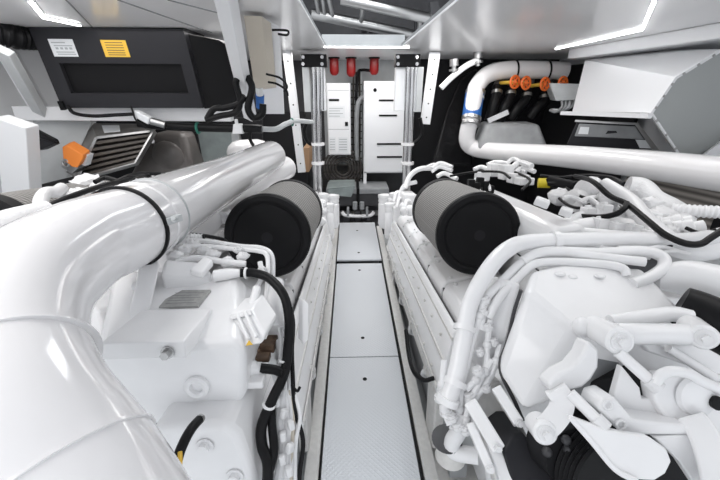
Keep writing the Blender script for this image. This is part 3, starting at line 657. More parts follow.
# ================================================================== the two engines
def up_poly(s, pts, a): return [e(s*x, a, n) for x, n in pts]
def engine(s, label):
    r = thing('marine_engine', label, 'engine', e(s*.85, 1.9, .12), 'pair of marine diesel engines')
    sec = [(.46, .16), (.40, .45), (.39, .78), (.62, .86), (.72, .86), (1.05, .86), (1.15, .86), (1.40, .80), (1.42, .45), (1.30, .16)]
    MB().loft(up_poly(s, sec, .80), up_poly(s, sec, 3.25)).build('engine_block', WC, r, bevel=.015)
    # long cover that faces the walkway
    c1 = [(.268, .565), (.268, .60), (.322, .85), (.332, .862), (.345, .862), (.345, .565)]
    ca = 1.02 if s > 0 else .84
    o = MB().loft(up_poly(s, c1, ca), up_poly(s, c1, 3.12)).build('side_cover', W, r, bevel=.008)
    m = MB()
    for t in (.0, .46, .92):
        x, n = .265+.058*t, .605+.24*t; m.bar(e(s*x, ca, n), e(s*x, 3.12, n), .006, .016, EN)
    m.build('cover_rib', WD, o)
    m = MB()
    for i in range(12): m.bolt(e(s*.301, 1.12+i*.17, .79), e(-s, 0, .25), .006, .006); m.bolt(e(s*.268, 1.12+i*.17, .64), e(-s, 0, .25), .006, .006)
    m.build('cover_bolt', WD, o)
    # head covers in a row
    for i in range(6):
        a = 1.06+i*.345
        m = MB(); p0 = [(.366, .78), (.366, .875), (.385, .915), (.60, .972), (.66, .965), (.66, .80)]
        m.loft(up_poly(s, p0, a), up_poly(s, p0, a+.322)); o = m.build('head_cover', W, r, bevel=.012)
        m = MB()
        for da in (.03, .285): m.bolt(e(s*.42, a+da, .923), EN, .008, .008)
        m.build('bolt', WC, o)
        m = MB(); p0 = [(1.08, .84), (1.08, .95), (1.12, .985), (1.32, .96), (1.38, .90), (1.38, .84)]
        m.loft(up_poly(s, p0, a), up_poly(s, p0, a+.315)); m.build('head_cover', W, r, bevel=.014)
    m = MB(); m.ebox(s*.3505, s*.360, 1.0, 3.1, .78, .842); m.build('cover_gap_shade', DG, r)  # dark strip paints shade into the gap beside the head covers
    m = MB(); m.ebox(s*.375, s*.65, 1.08, 3.1, .80, .885); m.build('head_gap_shade', DG, r)  # dark plate paints shade into the gaps between head covers
    m = MB(); m.ebox(s*.345, s*.42, 1.0, 3.2, .14, .40); m.build('sump_shade', GR, r)  # grey box standing in for the shade under the side cover
    # lower side: pipes, mounts and rail
    m = MB(); m.tube([e(s*.30, 1.0, .52), e(s*.30, 2.0, .50), e(s*.31, 3.1, .50)], .026, 12)
    for a in (1.25, 1.7, 2.15, 2.6, 3.05): m.cyl(e(s*.30, a, .51), e(s*.30, a+.035, .51), .034, 12)
    m.build('fuel_rail', WD, r)
    m = MB()
    for a in (1.3, 1.75, 2.2, 2.65): m.tube([e(s*.30, a, .5), e(s*.29, a+.05, .44), e(s*.30, a+.1, .38), e(s*.36, a+.12, .34)], .014, 8)
    m.build('fuel_line', W, r)
    m = MB(); m.ebox(s*.34, s*.40, 1.0, 3.2, .40, .46); m.build('sump_flange', WD, r)
    for a in (1.15, 2.9):
        MB().ebox(s*.30, s*.44, a, a+.16, a*math.tan(T8)-.02, .44).build('mount', WD, r, bevel=.01)
    # filter in front of its intake
    fa0, fa1 = (1.32, 1.95)
    fx = .505 if s > 0 else .465; fn = 1.178
    f = MB().cyl(e(s*fx, fa0+.02, fn), e(s*fx, fa1, fn), .192, 56).build('air_filter', PLEAT, r)
    MB().lathe(e(s*fx, fa0, fn), EA, [(0, .055), (.001, .150), (.006, .155), (.004, .163), (0, .167), (.001, .189), (.012, .197), (.035, .197), (.036, .190)], 56).build('end_cap', BK, f, label='black round end cap')
    MB().lathe(e(s*fx, fa0-.001, fn), EA, [(0, .015), (.003, .018), (-.002, .026)], 24).build('cap_boss', BKM, f)
    MB().lathe(e(s*fx, fa1-.02, fn), EA, [(0, .196), (.05, .199), (.055, .18), (.06, .165)], 48).build('clamp_band', BK, f)
    MB().tube([e(s*fx, fa1+.02, fn), e(s*fx, fa1+.16, fn), e(s*(fx+.06), fa1+.32, fn-.02), e(s*(fx+.2), fa1+.46, fn-.06)], [.175, .16, .15, .14], 28).build('intake_duct', W, r)
    # canister filters at the far end
    for k, (x, a, n, R) in enumerate(((.29, 3.60, 1.03, .075), (.39, 3.50, 1.06, .065), (.31, 3.32, .98, .05))):
        o = MB().lathe(e(s*x, a, n), -EN, [(0, R*.6), (.015, R*.95), (.05, R), (.07, R*.9), (.08, R), (.30, R), (.34, R*.8), (.36, R*.35)], 22).build('fuel_filter', W, r)
        MB().lathe(e(s*x, a, n+.03), -EN, [(0, R*.5), (.01, R*1.05), (.045, R*1.05), (.05, R*.6)], 14).build('filter_head', WC, o)
    m = MB()
    m.ebox(s*.34, s*.62, 3.2, 3.55, .5, .98); m.ebox(s*.42, s*.55, 3.15, 3.4, .95, 1.12); m.ebox(s*.66, s*.8, 3.1, 3.3, .9, 1.15)
    m.build('pump_housing', WC, r, bevel=.02)
    m = MB()
    for i in range(9):
        x = s*random.uniform(.33, .62); a = random.uniform(2.75, 3.35); n = random.uniform(.95, 1.06)
        m.tube([e(x, a, n), e(x+s*.03, a+.05, n+random.uniform(.05, .12)), e(x+s*random.uniform(.05, .12), a+.1, n+.06), e(x+s*.12, a+.16, n-.06)], random.choice((.012, .017, .022)), 8)
    m.build('return_line', W, r)
    m = MB()
    for i in range(10): m.ball(e(s*random.uniform(.30, .62), random.uniform(2.7, 3.5), random.uniform(.93, 1.06)), random.uniform(.025, .05), (1, 1, 1.1), .004)
    m.build('fitting', WC, r)
    # valley between the banks
    return r
LE = engine(-1, 'white marine diesel engine under the large elbowed exhaust pipe')
RE = engine(1, 'white marine diesel engine with curved coolant pipes across its front')
# ---------------------------------------------------------- starboard engine
# valley intercooler
m = MB(); A = [(.655, .90), (.66, 1.22), (.70, 1.27), (.79, 1.29), (.84, 1.25), (.86, .90)]
m.loft([e(x, 1.05, n) for x, n in A], [e(x+.10, 2.25, n) for x, n in A]); ic = m.build('intercooler', W, RE, bevel=.02)
m = MB(); m.bar(e(.654, 1.06, 1.10), e(.751, 2.2, 1.10), .004, .006, EN); m.build('cover_seam', DG, ic)
m = MB()
for x, n in ((.70, 1.22), (.80, 1.23), (.69, 1.0)): m.bolt(e(x, 1.05, n), -EA, .012, .01)
m.build('bolt', WC, ic)
# gear casing at the front
top = [D(526, 289, 1.02), D(532, 269, 1.10), D(562, 262, 1.13), D(642, 266, 1.13), D(694, 320, .99), D(600, 338, .92), D(577, 330, .92)]
bot = [D(496, 372, 1.0), D(510, 330, 1.14), D(545, 310, 1.2), D(650, 330, 1.2), D(690, 385, 1.02), D(552, 402, .93), D(524, 419, .93)]
gc = MB().loft(top, bot).build('gear_casing', W, RE, bevel=.022)
m = MB()
for u, v in ((560, 274), (572, 277), (600, 276)): m.ball(D(u, v, 1.08), .012, (1.4, 1, .5))
m.build('cast_boss', W, gc)
MB().tube([D(521, 290, 1.03), D(514, 312, 1.05), D(508, 340, 1.05), D(500, 368, 1.03), D(515, 402, .98), D(523, 421, .955)], .006, 6).build('gasket', DG, gc)
MB().prism([D(500, 278, 1.12), D(522, 283, 1.08), D(506, 345, 1.10), D(486, 380, 1.08), D(470, 355, 1.12)], FW*.10).build('side_plate', W, RE, bevel=.012)
# curved pipes over the front
def etube(par, name, pts, r, m_=W, seg=14, n=6, **k): return MB().tube([D(*p) for p in pts], r, seg, n, **k).build(name, m_, par)
P1 = [(735, 232, 1.25), (690, 240, 1.22), (640, 239, 1.22), (580, 240, 1.20), (530, 242, 1.18), (508, 249, 1.15), (488, 270, 1.12), (470, 304, 1.10), (463, 340, 1.07), (456, 375, 1.04), (447, 402, 1.02)]
cp = etube(RE, 'coolant_pipe', P1, .0265, W, 18)
m = MB()
for a, b in (((552, 241, 1.19), (558, 241, 1.19)), ((465, 326, 1.085), (464, 331, 1.08)), ((456, 380, 1.035), (454, 386, 1.03)), ((449, 397, 1.02), (446.5, 403, 1.02))): m.cyl(D(*a), D(*b), .034, 18)
m.build('pipe_collar', W, cp)
lp = etube(RE, 'coolant_pipe', [(522, 262, 1.15), (545, 252, 1.16), (600, 253, 1.16), (640, 251, 1.15), (661, 256, 1.13), (664, 266, 1.11), (652, 276, 1.09), (632, 284, 1.07)], .018, W)
etube(RE, 'coolant_pipe', [(627, 276, 1.09), (622, 268, 1.1), (600, 264, 1.12), (560, 262, 1.13), (535, 264, 1.13), (520, 276, 1.12), (500, 297, 1.10), (488, 318, 1.09)], .0135, W)
etube(RE, 'coolant_pipe', [(645, 262, 1.1), (600, 257, 1.14), (560, 252, 1.16), (536, 254, 1.16), (520, 264, 1.15), (500, 284, 1.13), (484, 302, 1.11), (480, 330, 1.09)], .015, W)
# injector lines down the front corner
for pts, r_ in (([(484, 300, 1.10), (480, 316, 1.09), (474, 335, 1.08), (468, 360, 1.06), (462, 385, 1.04), (459, 410, 1.02), (452, 430, 1.0)], .010),
                ([(500, 345, 1.07), (496, 362, 1.05), (488, 380, 1.04), (474, 400, 1.02), (466, 420, 1.0), (458, 432, .99)], .010),
                ([(490, 320, 1.09), (487, 345, 1.07), (486, 366, 1.05), (478, 384, 1.03), (470, 402, 1.01), (464, 428, .99)], .009),
                ([(466, 390, 1.02), (476, 380, 1.03), (485, 372, 1.04), (492, 360, 1.05)], .009),
                ([(444, 360, 1.06), (442, 385, 1.04), (444, 408, 1.02), (450, 425, 1.0)], .010)):
    o = etube(RE, 'injector_line', pts, r_, W, 10)
    m = MB()
    for q in (pts[1], pts[-2]): m.ball(D(*q), r_*1.5, (1, 1, 1.1))
    m.build('union_nut', WC, o)
m = MB()
for u, v, d, r_ in ((485, 300, 1.1, .018), (484, 312, 1.09, .015), (488, 327, 1.08, .017), (494, 342, 1.07, .014), (478, 371, 1.03, .018), (470, 396, 1.02, .019), (458, 426, .99, .02), (452, 418, 1.0, .018), (466, 430, .98, .018), (486, 388, 1.03, .016), (440, 398, 1.03, .018), (446, 412, 1.02, .02), (480, 352, 1.06, .013)):
    m.cyl(D(u-1.5, v-3.5, d), D(u+1, v+3.5, d), r_*.78, 8); m.cyl(D(u-.5, v-1, d), D(u+.5, v+1.5, d), r_*.98, 10)
m.build('pipe_fitting', WC, RE)
# mounting bars
for a, b, wd in (((470, 402, .98), (499, 450, .90), 13), ((496, 388, 1.0), (519, 424, .93), 10), ((470, 424, .96), (490, 470, .88), 8), ((492, 444, .93), (514, 505, .84), 12)):
    p, q = D(*a), D(*b); o = MB().bar(p, q, wd/350*a[2], .03, FW).build('mount_bar', W, RE, bevel=.004)
    MB().bolt(q-(q-p)*.12-FW*.016, -FW, .008, .008).build('bolt', WC, o)
MB().prism([D(474, 395, 1.06), D(500, 380, 1.08), D(560, 500, .98), D(505, 520, .98)], FW*.06).build('bracket_plate', WD, RE, bevel=.01)
# mount foot with its dark well
ft = MB().lathe(D(452, 444, 1.12), (0, 0, -1), [(0, .02), (.0, .044), (.02, .046), (.06, .048)], 24).build('mount_foot', WD, RE)
MB().lathe(D(447, 439, 1.07), (-.1, -.1, 1), [(0, .02), (0, .046), (.004, .046), (.005, .03)], 24).build('mount_ring', DG, ft)
MB().tube([D(462, 418, 1.0), D(458, 432, 1.03), D(452, 443, 1.05), D(455, 452, 1.05), D(478, 456, 1.03)], .024, 12).build('drain_elbow', W, ft)
MB().prism([D(445, 436, 1.09), D(478, 430, 1.08), D(478, 462, 1.02), D(455, 462, 1.04)], FW*.04).build('mount_plate', LG, RE, bevel=.006)
# pulley brackets
def strap(name, pts, wd, th, m_=W, par=None, bevel=.007, n=5):
    P = spline([D(*p) for p in pts], n); m = MB(); k = len(P); vs = []
    for i in range(k):
        t = (P[min(i+1, k-1)]-P[max(i-1, 0)]).normalized(); v_ = -(P[i]-CAM).normalized(); sd = t.cross(v_).normalized(); nn = sd.cross(t).normalized()
        vs.append([m.bm.verts.new(P[i]+sd*wd/2*a+nn*th/2*b) for a, b in ((-1, -1), (1, -1), (1, 1), (-1, 1))])
    for i in range(k-1):
        for j in range(4): m.bm.faces.new((vs[i][j], vs[i][(j+1) % 4], vs[i+1][(j+1) % 4], vs[i+1][j]))
    m.bm.faces.new(vs[0][::-1]); m.bm.faces.new(vs[-1]); return m.build(name, m_, par, bevel=bevel)
def barrel(name, u, v, d, R, L, ax, par):
    ax = V(ax).normalized(); p = D(u, v, d); o = MB().lathe(p-ax*L/2, ax, [(0, R*.8), (.004, R), (L-.004, R), (L, R*.8)], 26).build(name, W, par)
    q = p-ax*L/2; MB().lathe(q, -ax, [(-.004, R*.62), (.004, R*.6), (.006, R*.35)], 20).build('washer', WC, o); MB().bolt(q-ax*.002, -ax, R*.30, .006).build('bolt', WC, o)
    return o
def outline(name, pts, d, th, m_=W, bevel=.006, tilt=(0, 0)):
    """a cast plate seen face on: d may change across it with tilt (per 100 px in u and v)"""
    c = pts[0]; P = [D(u, v, d+tilt[0]*(u-c[0])/100+tilt[1]*(v-c[1])/100) for u, v in pts]
    n = (P[1]-P[0]).cross(P[len(P)//2]-P[0]).normalized(); n = n if n.dot(FW) > 0 else -n
    return MB().prism(P, (n*.4+FW*.6).normalized()*th).build(name, m_, RE, bevel=bevel)
outline('pulley_bracket', [(589, 341), (600, 350), (599, 368), (592, 380), (583, 388), (566, 392), (553, 394), (547.5, 384), (559, 374), (573, 367), (583, 355)], .815, .05, bevel=.008)
strap('pulley_bracket', [(555, 388, .81), (562, 399, .80), (560, 411, .795), (552, 422, .79), (543, 430, .785)], .048, .05, par=RE, bevel=.010)
def pivot(p, q, R):
    ax = (q-p).normalized(); L = (q-p).length; o = MB().lathe(p, ax, [(0, R*.8), (.004, R), (L-.005, R), (L, R*.85)], 28).build('pivot', W, RE)
    MB().lathe(q, ax, [(-.004, R*.72), (.003, R*.70), (.005, R*.5)], 22).build('washer', WC, o); MB().bolt(q+ax*.004, ax, R*.36, .007).build('bolt', WC, o)
pivot(D(594, 327, .90), D(621, 342, .785), .031)
pivot(D(536, 422, .82), D(546, 434, .76), .026)
pivot(D(690, 326, .88), D(705, 338, .80), .029)
MB().ball(D(583, 327, .90), .026).build('ball_joint', W, RE)
MB().tube([D(618, 334, .84), D(640, 334, .83), (D(672, 334, .83)), D(704, 335, .835)], [.026, .025, .024, .026], 20).build('tensioner_arm', W, RE)
MB().tube([D(610, 322, .92), D(640, 318, .92), D(672, 314, .92), D(690, 318, .91)], [.018, .02, .02, .022], 18).build('tensioner_arm', W, RE)
outline('tensioner_plate', [(640, 340), (668, 346), (700, 344), (722, 356), (735, 380), (705, 372), (672, 360), (648, 352)], .86, .02, bevel=.005)
for a, b, r_ in (((618, 352, .79), (657, 387, .755), .0125), ((570, 393, .775), (604, 427, .735), .0125), ((668, 348, .84), (725, 384, .82), .011)):
    o = MB().cyl(D(*a), D(*b), r_, 18).build('tie_rod', W, RE); MB().cyl(D(*b)-(D(*b)-D(*a)).normalized()*.02, D(*b)+(D(*b)-D(*a)).normalized()*.004, r_*1.3, 14).build('rod_end', WC, o)
MB().tube([D(655, 384, .75), D(661, 375, .75), D(673, 371, .75), D(690, 374, .75), D(702, 381, .75), D(726, 392, .75)], [.010, .011, .011, .011, .011, .012], 14).build('curved_arm', W, RE)
outline('hub_plate', [(652, 386), (662, 375), (690, 376), (712, 387), (735, 396), (735, 440), (700, 440), (672, 428), (655, 402)], .775, .04, tilt=(-.02, -.02))
MB().lathe(D(696, 396, .765), -FW, [(0, .045), (.008, .04), (.012, .03), (.014, .012)], 32).build('hub_boss', W, RE)
outline('web_plate', [(622, 366), (640, 388), (642, 399), (652, 399), (662, 404), (694, 426), (634, 421), (613, 398)], .80, .02, bevel=.003, tilt=(-.04, 0))
cb = outline('pivot_block', [(602, 400), (615, 397), (634, 420), (690, 425.5), (691, 435), (626, 436), (598, 410)], .75, .07, tilt=(-.02, 0))
for u, v in ((608, 405), (621, 425)):
    MB().ring(D(u, v, .742), FW, .0095, .003, 18).build('bolt', WC, cb)
outline('belt_guard', [(570, 416), (604, 429), (628, 434), (650, 437), (667, 449), (672, 462), (666, 474), (655, 481), (637, 480), (615, 469)], .735, .022, bevel=.004, tilt=(-.03, -.03))
MB().tube([D(570, 417, .735), D(592, 442, .72), D(615, 469, .705), D(637, 481, .69)], .006, 10).build('guard_rim', W, RE)
outline('guard_web', [(655, 438), (694, 434), (706, 480), (722, 500), (700, 492), (680, 462), (668, 450)], .735, .02, bevel=.004)
strap('support_arm', [(692, 418, .755), (704, 436, .73), (714, 465, .705), (722, 510, .68)], .052, .06, par=RE, bevel=.016)
o = MB().lathe(D(715, 402, .752), -FW, [(0, .014), (.008, .015), (.010, .006)], 16).build('oil_plug', BK, RE)
# pulleys and guards below
MB().lathe(D(604, 384, .95), (-.25, 1, -.3), [(0, .05), (.0, .10), (.015, .105), (.06, .105), (.075, .09)], 40).build('pulley', GR, RE)
pu = MB().lathe(D(610, 480, .82), (-.25, 1, -.3), [(k*.006, .10+(.006 if k % 2 else 0)) for k in range(16)], 48).build('belt_pulley', BK, RE)
MB().lathe(D(570, 455, .86), (-.25, 1, -.3), [(0, .03), (0, .07), (.05, .075), (.08, .06)], 32).build('pulley', BKM, RE)
m = MB()
for u, v in ((566, 440), (568, 449), (547, 452)): m.ball(D(u, v, .84), .012)
m.build('bolt', DG, RE)
MB().prism([D(504, 452, .89), D(514, 434, .93), D(524, 434, .93), D(575, 500, .84), D(516, 500, .84)], FW*.16).build('belt_cover', BKB, RE, bevel=.006)
MB().prism([D(640, 372, .9), D(720, 400, .9), D(720, 500, .85), D(600, 500, .9), D(560, 430, .95), D(575, 385, .95)], FW*.05).build('rear_guard', BKM, RE)
MB().tube([D(678, 306, 1.0), D(700, 316, .97), D(745, 340, .9)], [.06, .066, .07], 28).build('intake_hose', RB, RE)
MB().tube([D(655, 280, 1.12), D(682, 278, 1.1), D(712, 284, 1.06), D(745, 292, 1.02)], [.03, .055, .06, .06], 22).build('hose_shroud', W, RE)
# top of the engine: turbo pipes, lumps, cables
mp = etube(RE, 'air_pipe', [(604, 184, 1.62), (618, 193, 1.55), (632, 204, 1.48), (646, 224, 1.38), (668, 242, 1.30), (700, 250, 1.26), (735, 240, 1.28)], [.030, .032, .034, .04, .042, .042, .04], W, 18)
etube(RE, 'air_pipe', [(600, 215, 1.5), (580, 218, 1.5), (560, 230, 1.4), (600, 236, 1.34), (650, 240, 1.3)], .028, W, 14)
etube(RE, 'heat_pad', [(627, 187, 1.62), (640, 190, 1.6), (652, 200, 1.54), (668, 210, 1.5), (690, 218, 1.46)], [.05, .055, .05, .055, .04], WC, 16)
m = MB()
for u, v, d, r_, sc in ((640, 192, 1.6, .06, (1, 1, .8)), (652, 205, 1.52, .055, (1, 1, .7)), (664, 214, 1.46, .05, (1.2, 1, .6)), (678, 220, 1.42, .05, (1.2, 1, .6)), (590, 190, 1.75, .07, (1, 1, .9)), (577, 200, 1.75, .06, (1, 1, .9)), (585, 207, 1.7, .05, (1.1, 1, .9)), (562, 197, 1.85, .055, (1.3, 1, .8)), (640, 222, 1.4, .04, (1, 1, .8)), (668, 232, 1.35, .035, (1, 1, 1)), (608, 200, 1.6, .05, (1, 1, .8))):
    m.ball(D(u, v, d), r_, sc, .006, 16)
m.build('insulation_lagging', WC, RE)
MB().tube([D(560, 234, 1.36), D(580, 226, 1.42), D(620, 226, 1.42), D(680, 236, 1.36)], [.015, .03, .035, .03], 14).build('manifold', W, RE)
m = MB()
for u, v, du, dv in ((642, 212, 18, 4), (650, 219, 18, 4), (658, 226, 16, 4), (672, 216, 14, 3), (560, 210, 12, 4), (535, 200, 14, 5)): m.bar(D(u, v, 1.42), D(u+du, v+dv, 1.40), .05, .03)
m.build('flange', W, RE, bevel=.006)
m = MB()
for i in range(16):
    u = random.uniform(560, 660); v = 178+(u-560)*.3+random.uniform(8, 30); d = 1.75-(v-180)*.006
    m.tube([D(u, v, d), D(u+random.uniform(5, 14), v-random.uniform(1, 6), d), D(u+random.uniform(16, 30), v+random.uniform(0, 8), d-.03)], random.uniform(.008, .014), 8)
m.build('fuel_line', W, RE)
m = MB()
for i in range(12):
    u = random.uniform(545, 660); v = 246+random.uniform(-3, 14); d = 1.2-(v-245)*.003
    m.tube([D(u, v, d), D(u+14, v+random.uniform(-3, 3), d), D(u+30, v+random.uniform(-2, 6), d-.01)], random.uniform(.006, .010), 8)
m.build('return_line', W, RE)
for pts in ([(575, 176, 1.75), (592, 181, 1.55), (610, 196, 1.45), (627, 204, 1.38), (648, 221, 1.26), (664, 234, 1.19), (684, 243, 1.15), (700, 244, 1.14), (712, 237, 1.14), (735, 222, 1.15)], [(577, 216, 1.5), (600, 217, 1.4), (616, 214, 1.36), (625, 208, 1.36), (627, 203, 1.38)]):
    etube(RE, 'cable', pts, .011, RB, 8)
etube(RE, 'cable', [(540, 176, 2.0), (560, 178, 1.95), (585, 176, 1.85), (610, 178, 1.8), (624, 184, 1.7)], .012, RB, 8)
etube(RE, 'cable', [(548, 184, 1.95), (575, 183, 1.85), (596, 186, 1.75), (606, 196, 1.65)], .012, RB, 8)
o = MB().cyl(D(538, 183, 2.0), D(550, 183, 1.98), .028, 16).build('filler_cap', YC, RE, label='yellow filler cap')
MB().cyl(D(549, 181, 1.98), D(575, 187, 1.85), .030, 16).build('oil_canister', BK, RE)
etube(RE, 'ribbed_hose', [(672, 209, 1.45), (695, 211, 1.40), (740, 213, 1.33)], .026, W, 16, 6, rib=.016)
m = MB()
for i, (u, v, d) in enumerate(((600, 224, 1.40), (616, 228, 1.37), (632, 231, 1.34), (648, 236, 1.31), (588, 213, 1.5), (604, 210, 1.5))):
    m.box(D(u, v, d), (.045, .05, .05), (EX, EA, EN)); m.cyl(D(u, v-3, d), D(u, v-8, d), .014, 12)
m.build('valve_block', W, RE, bevel=.006)
for k, pts in enumerate(([(556, 196, 1.85), (568, 205, 1.7), (580, 208, 1.6), (590, 204, 1.58)], [(566, 188, 1.85), (580, 196, 1.7), (596, 200, 1.6)], [(640, 246, 1.22), (655, 243, 1.22), (672, 247, 1.2)], [(612, 238, 1.28), (630, 241, 1.26), (646, 238, 1.26)], [(686, 228, 1.28), (700, 233, 1.24), (716, 230, 1.22)])):
    etube(RE, 'cable', pts, .007, RB, 8)
for u, v, d in ((652, 225, 1.4), (662, 229, 1.37), (672, 224, 1.38), (683, 229, 1.34)):
    MB().lathe(D(u, v, d), V((.7, -.5, .4)), [(0, .03), (.012, .034), (.03, .034), (.034, .022), (.06, .022), (.064, .012)], 20).build('pipe_cap', W, RE)
# outer filter behind the lumps
of = MB().cyl(D(630, 190, 2.55), D(732, 216, 2.1), .15, 48).build('air_filter', PLEATB, RE)
p, q = D(732, 216, 2.1), D(630, 190, 2.55); MB().lathe(p, p-q, [(-.03, .156), (.02, .158), (.03, .14), (.03, .05)], 40).build('end_cap', BK, of)
# boxes at the far end of the engine
m = MB()
for u, v, d, sx, sy, sz in ((506, 172, 2.6, .08, .10, .11), (494, 170, 2.75, .08, .10, .10), (514, 178, 2.5, .07, .10, .07), (482, 176, 2.7, .09, .1, .07), (524, 181, 2.4, .10, .10, .05)):
    m.box(D(u, v, d), (sx, sy, sz), (EX, EA, EN))
m.build('control_box', W, RE, bevel=.008)
m = MB()
for u, v in ((471, 184), (476, 187), (485, 186), (490, 190), (480, 182)): m.box(D(u, v, 2.25), (.04, .05, .06), (EX, EA, EN))
m.build('relay', BK, RE, bevel=.006)
for pts in ([(470, 186, 2.3), (478, 178, 2.3), (488, 184, 2.25), (490, 190, 2.2)], [(450, 176, 2.8), (475, 172, 2.7), (500, 172, 2.5), (510, 178, 2.4)], [(515, 172, 2.5), (530, 180, 2.3), (522, 190, 2.15)]):
    etube(RE, 'wiring', pts, .009, random.choice((RB, W, W)), 8)
m = MB()
for i in range(12):
    u = random.uniform(425, 515); v = random.uniform(164, 178); d = 3.3-(u-425)*.008
    m.tube([D(u, v, d), D(u+8, v-random.uniform(2, 7), d), D(u+20, v+random.uniform(-2, 3), d-.1)], random.uniform(.012, .022), 8)
m.build('return_line', W, RE)
m = MB(); m.tube([D(405, 188, 3.5), D(410, 176, 3.5), D(420, 169, 3.45), D(436, 168, 3.3)], .025, 10); m.tube([D(398, 200, 3.6), D(404, 186, 3.6), D(416, 182, 3.5)], .022, 10); m.build('coolant_line', W, RE)
m = MB(); m.ebox(.9, 1.35, 1.2, 3.0, .9, 1.10); m.build('exhaust_manifold', DG, RE, bevel=.04)  # coloured dark so the gaps between the lumps look shaded

tag(MB().tube([D(406, 330, 1.75), D(409, 355, 1.65), D(414, 372, 1.55), D(424, 380, 1.5), D(434, 378, 1.5)], .010, 10).build('cable', RB), 'black cable looping down beside the middle walkway plate under the engine cover', 'cable')
# ---------------------------------------------------------- port engine, front
FA = .52
def fp(u, v, a=FA): return ea(u, v, a)
hp = [fp(96, 352), fp(236, 340), fp(247, 352), fp(245, 398), fp(226, 422), fp(112, 430), fp(90, 430)]
hb = [D(112, 268, 1.06), D(238, 272, 1.08), D(252, 288, 1.06)]
hs = MB().loft(hp, hb+[p+EA*.34 for p in hp[3:]]).build('gear_casing', W, LE, bevel=.022)
tp = [hp[0], hp[1], hb[1], hb[1]]
bp = [fp(100, 343, .47), fp(184, 341, .47), fp(187, 358, .47), fp(102, 360, .47)]
MB().loft(bp, [p+EA*.16 for p in bp]).build('casing_ledge', W, LE, bevel=.004)
MB().bolt(fp(168, 352, .468), -EA, .010, .012).build('bolt', ST, LE)
rg = MB().lathe(fp(197, 387, .517), -EA, [(-.01, .031), (.006, .030), (.010, .023), (.007, .016), (-.004, .014), (-.004, .004)], 30).build('inspection_plug', W, LE)
m = MB(); m.lathe(fp(203, 413, .519), -EA, [(0, .018), (.012, .015)], 18); m.build('cast_boss', W, LE)
MB().bolt(fp(200, 419, .505), -EA, .008, .014).build('drain_bolt', ST, LE)
def tpl(u, v): # point on the top cover
    a, b, c = tp[0], tp[1], tp[2]; n = (b-a).cross(c-a).normalized(); return PL(u, v, n, n.dot(a)), n
Q4 = [tpl(*q) for q in ((160, 310), (174, 293), (211.5, 292.5), (199, 308.5))]; nn = Q4[0][1]
if nn.z < 0: nn = -nn
pl_ = MB().prism([p+nn*.001 for p, _ in Q4], nn*.009).build('nameplate', NP, LE, label='grey metal nameplate')
m = MB()
for i in range(5):
    t = .18+i*.155; a = Q4[1][0].lerp(Q4[0][0], t); b = Q4[2][0].lerp(Q4[3][0], t); m.bar(a.lerp(b, .1)+nn*.0102, a.lerp(b, .9-.12*(i % 2))+nn*.0102, .0012, .001, nn)
m.build('engraved_line', GR, pl_)
Q5 = [tpl(*q)[0] for q in ((120, 311), (127, 303), (130, 303), (128, 311))]; MB().prism([p+nn*.001 for p in Q5], nn*.009).build('nameplate', NP, LE)
lg = [D(126, 325, .90), D(148, 322, .90), D(160, 266, .99), D(157, 252, 1.02), D(144, 252, 1.02)]
MB().prism(lg, V((-.03, .04, -.02))).build('lifting_lug', W, LE, bevel=.008)
MB().lathe(D(134, 286, .985), RT, [(0, .012), (.01, .014), (.02, .01)], 18).build('lug_eye', WC, LE)
MB().prism([D(164, 258, 1.03), D(205, 262, 1.06), D(212, 272, 1.03), D(196, 276, 1.01), D(160, 275, .99)], -EN*.06).build('cast_block', W, LE, bevel=.012)
MB().prism([D(190, 276, 1.01), D(205, 262, 1.05), D(214, 266, 1.05), D(203, 279, 1.0)], EN*.02).build('cast_rib', W, LE, bevel=.005)
o = MB().tube([D(214, 276, 1.03), D(228, 274, 1.04), D(240, 273, 1.05)], [.018, .017, .012], 14).build('plug_body', W, LE)
# lower casing
lw = [fp(150, 428, .44), fp(226, 424, .44), fp(240, 436, .44), fp(262, 500, .44), fp(150, 520, .44)]
lo = MB().loft(lw, [p+EA*.3 for p in lw]).build('lower_casing', LG if False else W, LE, bevel=.02)
m = MB()
for u, v in ((205, 446), (235, 476)): m.bolt(fp(u, v, .438), -EA, .014, .010)
m.build('bolt', W, lo)
MB().prism([fp(144, 412, .53), fp(176, 424, .53), fp(150, 440, .53)], EA*.05).build('casing_gap_shade', BK, LE)  # black wedge standing in for shade in the gap between casings
# side web between casing and block
MB().prism([fp(228, 422, .54), fp(250, 398, .56), fp(262, 402, .6), fp(266, 520, .6), fp(236, 500, .5)], EA*.2).build('side_web', LG, LE, bevel=.006)
cbm = etube(LE, 'battery_cable', [(200, 419, .72), (192, 428, .69), (184, 442, .665), (177, 462, .645), (172, 500, .63)], .0095, RB, 12)
MB().tube([D(180, 452, .645), D(180, 466, .63), D(177, 500, .61)], .004, 8).build('wire', YL, cbm, label='yellow wire')
MB().lathe(D(201, 418, .722), -FW, [(0, .009), (.006, .009), (.007, .004)], 14).build('cable_lug', ST, cbm)
